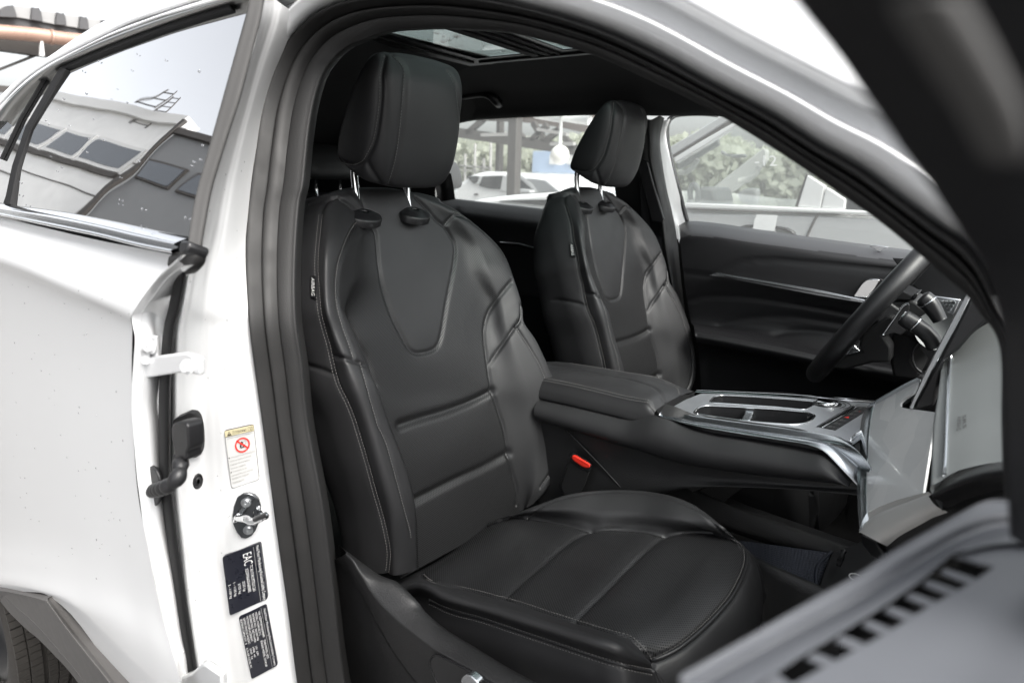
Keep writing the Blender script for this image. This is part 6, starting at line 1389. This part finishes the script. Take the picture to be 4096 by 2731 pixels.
# trees: one far wood, thousands of leaf clumps
TREE = mat('pale_foliage', (.46, .475, .40), .9, vary=.05, vscale=.6); _nt = TREE.node_tree; _tl = _nt.nodes.new('ShaderNodeBsdfTranslucent'); _tl.inputs[0].default_value = (.60, .62, .52, 1); _mx = _nt.nodes.new('ShaderNodeMixShader'); _mx.inputs[0].default_value = .5
_nt.links.new(_nt.nodes['Principled BSDF'].outputs[0], _mx.inputs[1]); _nt.links.new(_tl.outputs[0], _mx.inputs[2]); _nt.links.new(_mx.outputs[0], _nt.nodes['Material Output'].inputs[0])
TREE2 = mat('green_foliage', (.13, .17, .08), .9)
def wood(name, x0, x1, y, hmin, hmax, n, m, lab):
    V = []; F = []
    for i in range(n):
        x = rng.uniform(x0, x1); top = hmin + (hmax - hmin) * (.5 + .35 * math.sin(x * .9) + .15 * math.sin(x * 2.7 + 1)); z = top * (1 - rng.random() ** 1.6 * .95); yy = y + rng.normal(0, 1.6)
        s = rng.uniform(.12, .34); a = rng.normal(0, 1, 3); a /= np.linalg.norm(a); b_ = np.cross(a, rng.normal(0, 1, 3)); b_ /= np.linalg.norm(b_); c = np.array([x, yy, z]); k = len(V)
        V += [c - a * s, c + b_ * s * .7, c + a * s, c - b_ * s * .7]; F.append((k, k+1, k+2, k+3))
    return mk(name, V, F, m, smooth=False, label=lab, cat='trees', kind='stuff')
wood('treeline', -55, 14, 32, 2.3, 3.5, 46000, TREE, 'pale green wood filling the far side of the yard')
# --- parked silver-white SUV
sv = tag(empty('parked_suv', tuple(nY([(900,1300)], 6.2)[0] * np.array([1, 1, 0]))), 'silver SUV with dark side windows parked beyond the far rear window', 'car')
y0 = 6.2
prof = [(150,1250),(230,1190),(300,1105),(360,1072),(440,1010),(520,982),(640,962),(930,968),(1100,985),(1280,1010),(1420,1052),(1500,1092),(1580,1150),(1660,1222),(1800,1260),(2100,1330),(2250,1420)]
pp = nY(prof, y0); base = [(pp[-1][0] + .1, y0, .35), (pp[0][0] - .1, y0, .35)]
slab('body', np.concatenate([pp, base]), -EY, 1.75, WHITECAR, sv, bevel=.07, seg=4)
for nm, q, m in (('quarter_window', [(385,1030),(515,1020),(575,1022),(540,1105),(480,1128)], DARKGLASS), ('window', [(598,1026),(872,1016),(838,1200),(690,1192),(552,1156),(590,1080)], DARKGLASS), ('window', [(1040,1030),(1130,1088),(1230,1180),(1262,1246),(1036,1246)], DARKGLASS), ('windshield', [(1170,1055),(1300,1060),(1440,1078),(1530,1150),(1625,1226),(1350,1246),(1275,1130)], mat('far_windscreen', (.25, .26, .27), .1)),
                 ('pillar_strip', [(515,1020),(600,1022),(560,1130),(505,1140),(540,1090)], SILVERCAR), ('pillar_strip', [(876,1018),(1036,1020),(1036,1246),(838,1226)], SILVERCAR), ('window_surround', [(1040,1000),(1130,1010),(1290,1130),(1360,1246),(1330,1250),(1240,1170),(1130,1070),(1040,1022)], SILVERCAR), ('door_mirror', [(1092,1200),(1130,1192),(1240,1212),(1250,1250),(1100,1246)], SILVERCAR), ('door_handle', [(480,1262),(520,1255),(540,1275),(490,1282)], STEEL)):
    slab(nm, nY(q, y0 - (.03 if 'mirror' not in nm else .15)), -EY, .05 if 'mirror' not in nm else .12, m, sv, bevel=.008)
for cx in (350, 1750):
    c = nY([(cx, 1300)], y0)[0]; mb = MB(); mb.tube([(c[0], y0 - .02, .34), (c[0], y0 + .2, .34)], .34, 28); mb.build('wheel', TYRE, sv)
# --- vehicle alongside, facing the other way
tk = tag(empty('adjacent_pickup', (.6, 2.0, 0)), 'pale pickup parked close alongside, its front door filling the far window', 'car')
tY = 1.95
c3 = lambda pts, y=tY: np.array([pY(px('c3', *c), y) for c in pts])
hood = nY([(300,1400),(560,1332),(700,1312),(1000,1276),(1300,1256),(1560,1240),(1900,1245),(2300,1262)], tY)
belt = c3([(100,1075),(240,1090),(1000,1120),(1640,1150),(2400,1190)])
pl_ = np.concatenate([hood, belt[1:], [(belt[-1][0], tY, .4), (hood[0][0] - .1, tY, .4)]])
slab('body', pl_, -EY, 1.75, WHITECAR, tk, bevel=.03, seg=3)
slab('lower_door', np.concatenate([c3([(0,1190),(700,1200),(1635,1215),(2400,1260)], tY - .02), [(3.0, tY - .02, .45), (-.3, tY - .02, .45)]]), -EY, .02, SILVERCAR, tk, bevel=.004)
slab('belt_trim', c3([(235,1074),(1000,1106),(1640,1136),(2400,1170),(2400,1210),(1640,1184),(1000,1158),(240,1130)], tY - .03), -EY, .03, WHITECAR, tk, bevel=.006)
slab('shadow_line', c3([(240,1134),(1000,1164),(1640,1190),(2400,1214),(2400,1222),(1640,1200),(1000,1176),(240,1146)], tY - .028), -EY, .01, STEEL, tk, bevel=0)
slab('cowl', nY([(830,1356),(1100,1345),(1540,1340),(1900,1345),(1900,1440),(1500,1416),(1300,1400),(1060,1376)], tY - .01), -EY, .02, DARKGLASS, tk, bevel=0)
slab('pillar', c3([(-60,570),(80,490),(330,342),(585,185),(900,20),(1000,60),(665,236),(450,372),(110,580),(-40,680)]), -EY, .06, SILVERCAR, tk, bevel=.006)
slab('window_gap', c3([(105,578),(450,374),(665,238),(800,170),(812,182),(700,256),(400,430),(115,602)], tY - .003), -EY, .03, STEEL, tk, bevel=0)
slab('window_frame', c3([(116,604),(400,432),(704,258),(900,150),(930,190),(742,288),(430,484),(130,664)], tY - .01), -EY, .05, WHITECAR, tk, bevel=.005)
slab('roof', c3([(900,20),(1000,60),(930,190),(2400,190),(2400,20)]), -EY, 1.7, WHITECAR, tk, bevel=.02)
slab('center_post', c3([(1515,785),(1695,900),(1690,915),(1648,1134),(1410,1116)], tY - .012), -EY, .05, WHITECAR, tk, bevel=.004)
slab('center_post', c3([(1712,912),(1910,1040),(1900,1148),(1660,1134)], tY - .012), -EY, .05, WHITECAR, tk, bevel=.004)
slab('post_edge', c3([(1500,775),(1520,786),(1414,1118),(1385,1112)], tY - .006), -EY, .04, STEEL, tk, bevel=0)
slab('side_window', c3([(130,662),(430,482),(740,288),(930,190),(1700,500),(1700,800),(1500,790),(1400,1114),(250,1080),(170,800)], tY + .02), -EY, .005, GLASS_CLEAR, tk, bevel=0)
slab('rear_window', c3([(1905,1040),(1960,1000),(2400,1000),(2400,1180),(1900,1146)], tY + .02), -EY, .005, DARKGLASS, tk, bevel=0)
PALEIN = mat('pale_cabin_trim', (.42, .42, .40), .7); GREYIN = mat('grey_cabin_trim', (.16, .165, .165), .6)
slab('far_pillar', c3([(530,910),(620,840),(1050,505),(1090,520),(1085,640),(880,840),(660,1010),(560,1080)], tY + 1.3), -EY, .06, PALEIN, tk, bevel=.01)
slab('dashboard', c3([(390,905),(530,915),(570,1090),(300,1090)], tY + .5), -EY, .3, GREYIN, tk, bevel=.02)
tube('steering_wheel', [c3([(330 + 42 * math.cos(a), 985 + 100 * math.sin(a))], tY + .4)[0] for a in np.linspace(0, 2 * math.pi, 28, endpoint=False)], .016, GREYIN, tk, n=8, closed=True)
tube('grab_handle', c3([(170,760),(250,755),(330,690),(370,620)], tY + .1), .014, PALEIN, tk, n=8); tube('grab_handle', c3([(800,850),(900,830),(980,760),(1010,690)], tY + 1.2), .02, PALEIN, tk, n=8)
slab('sun_visor', c3([(135,655),(420,485),(580,400),(585,470),(420,570),(260,680),(160,730)], tY + .15), -EY, .03, GREYIN, tk, bevel=.005)
slab('rear_mirror', c3([(600,520),(680,575),(860,560),(870,600),(740,605),(610,570)], tY + .7), -EY, .04, GREYIN, tk, bevel=.01)
slab('far_mirror', c3([(760,985),(860,920),(985,925),(985,1085),(755,1085)], tY + 1.75), -EY, .1, GREYIN, tk, bevel=.02)
text_on('window_marking', '-12', c3([(965,690),(1195,690),(1195,580),(965,580)], tY + .012), mat('white_marker', (.8, .8, .8), .6), tk)
tube('door_gap', c3([(1640,1150),(1632,1195),(1590,1255),(1550,1340),(1510,1430),(1480,1560)], tY - .021), .006, STEEL, tk, n=6)
hnp = c3([(800,1325),(870,1305),(960,1303),(1180,1318),(1290,1335),(1360,1370),(1390,1412),(1360,1412),(1300,1365),(1180,1345),(960,1335),(860,1335)], tY - .045)
slab('door_handle', hnp, -EY, .03, SATINBLK, tk, bevel=.006)
pap = tag(slab('paper_sheet', c3([(985,1196),(1203,1206),(1188,1260),(1172,1372),(944,1350),(960,1260)], tY - .06), -EY, .002, mat('white_paper', (.78, .78, .78), .8), None, bevel=0), 'white sheet of paper tucked behind the door handle of the pickup', 'paper')
tube('overhead_wire', mX([(1250,-10),(1960,150),(2600,330)], -9), .012, WALLW, ev, n=6)
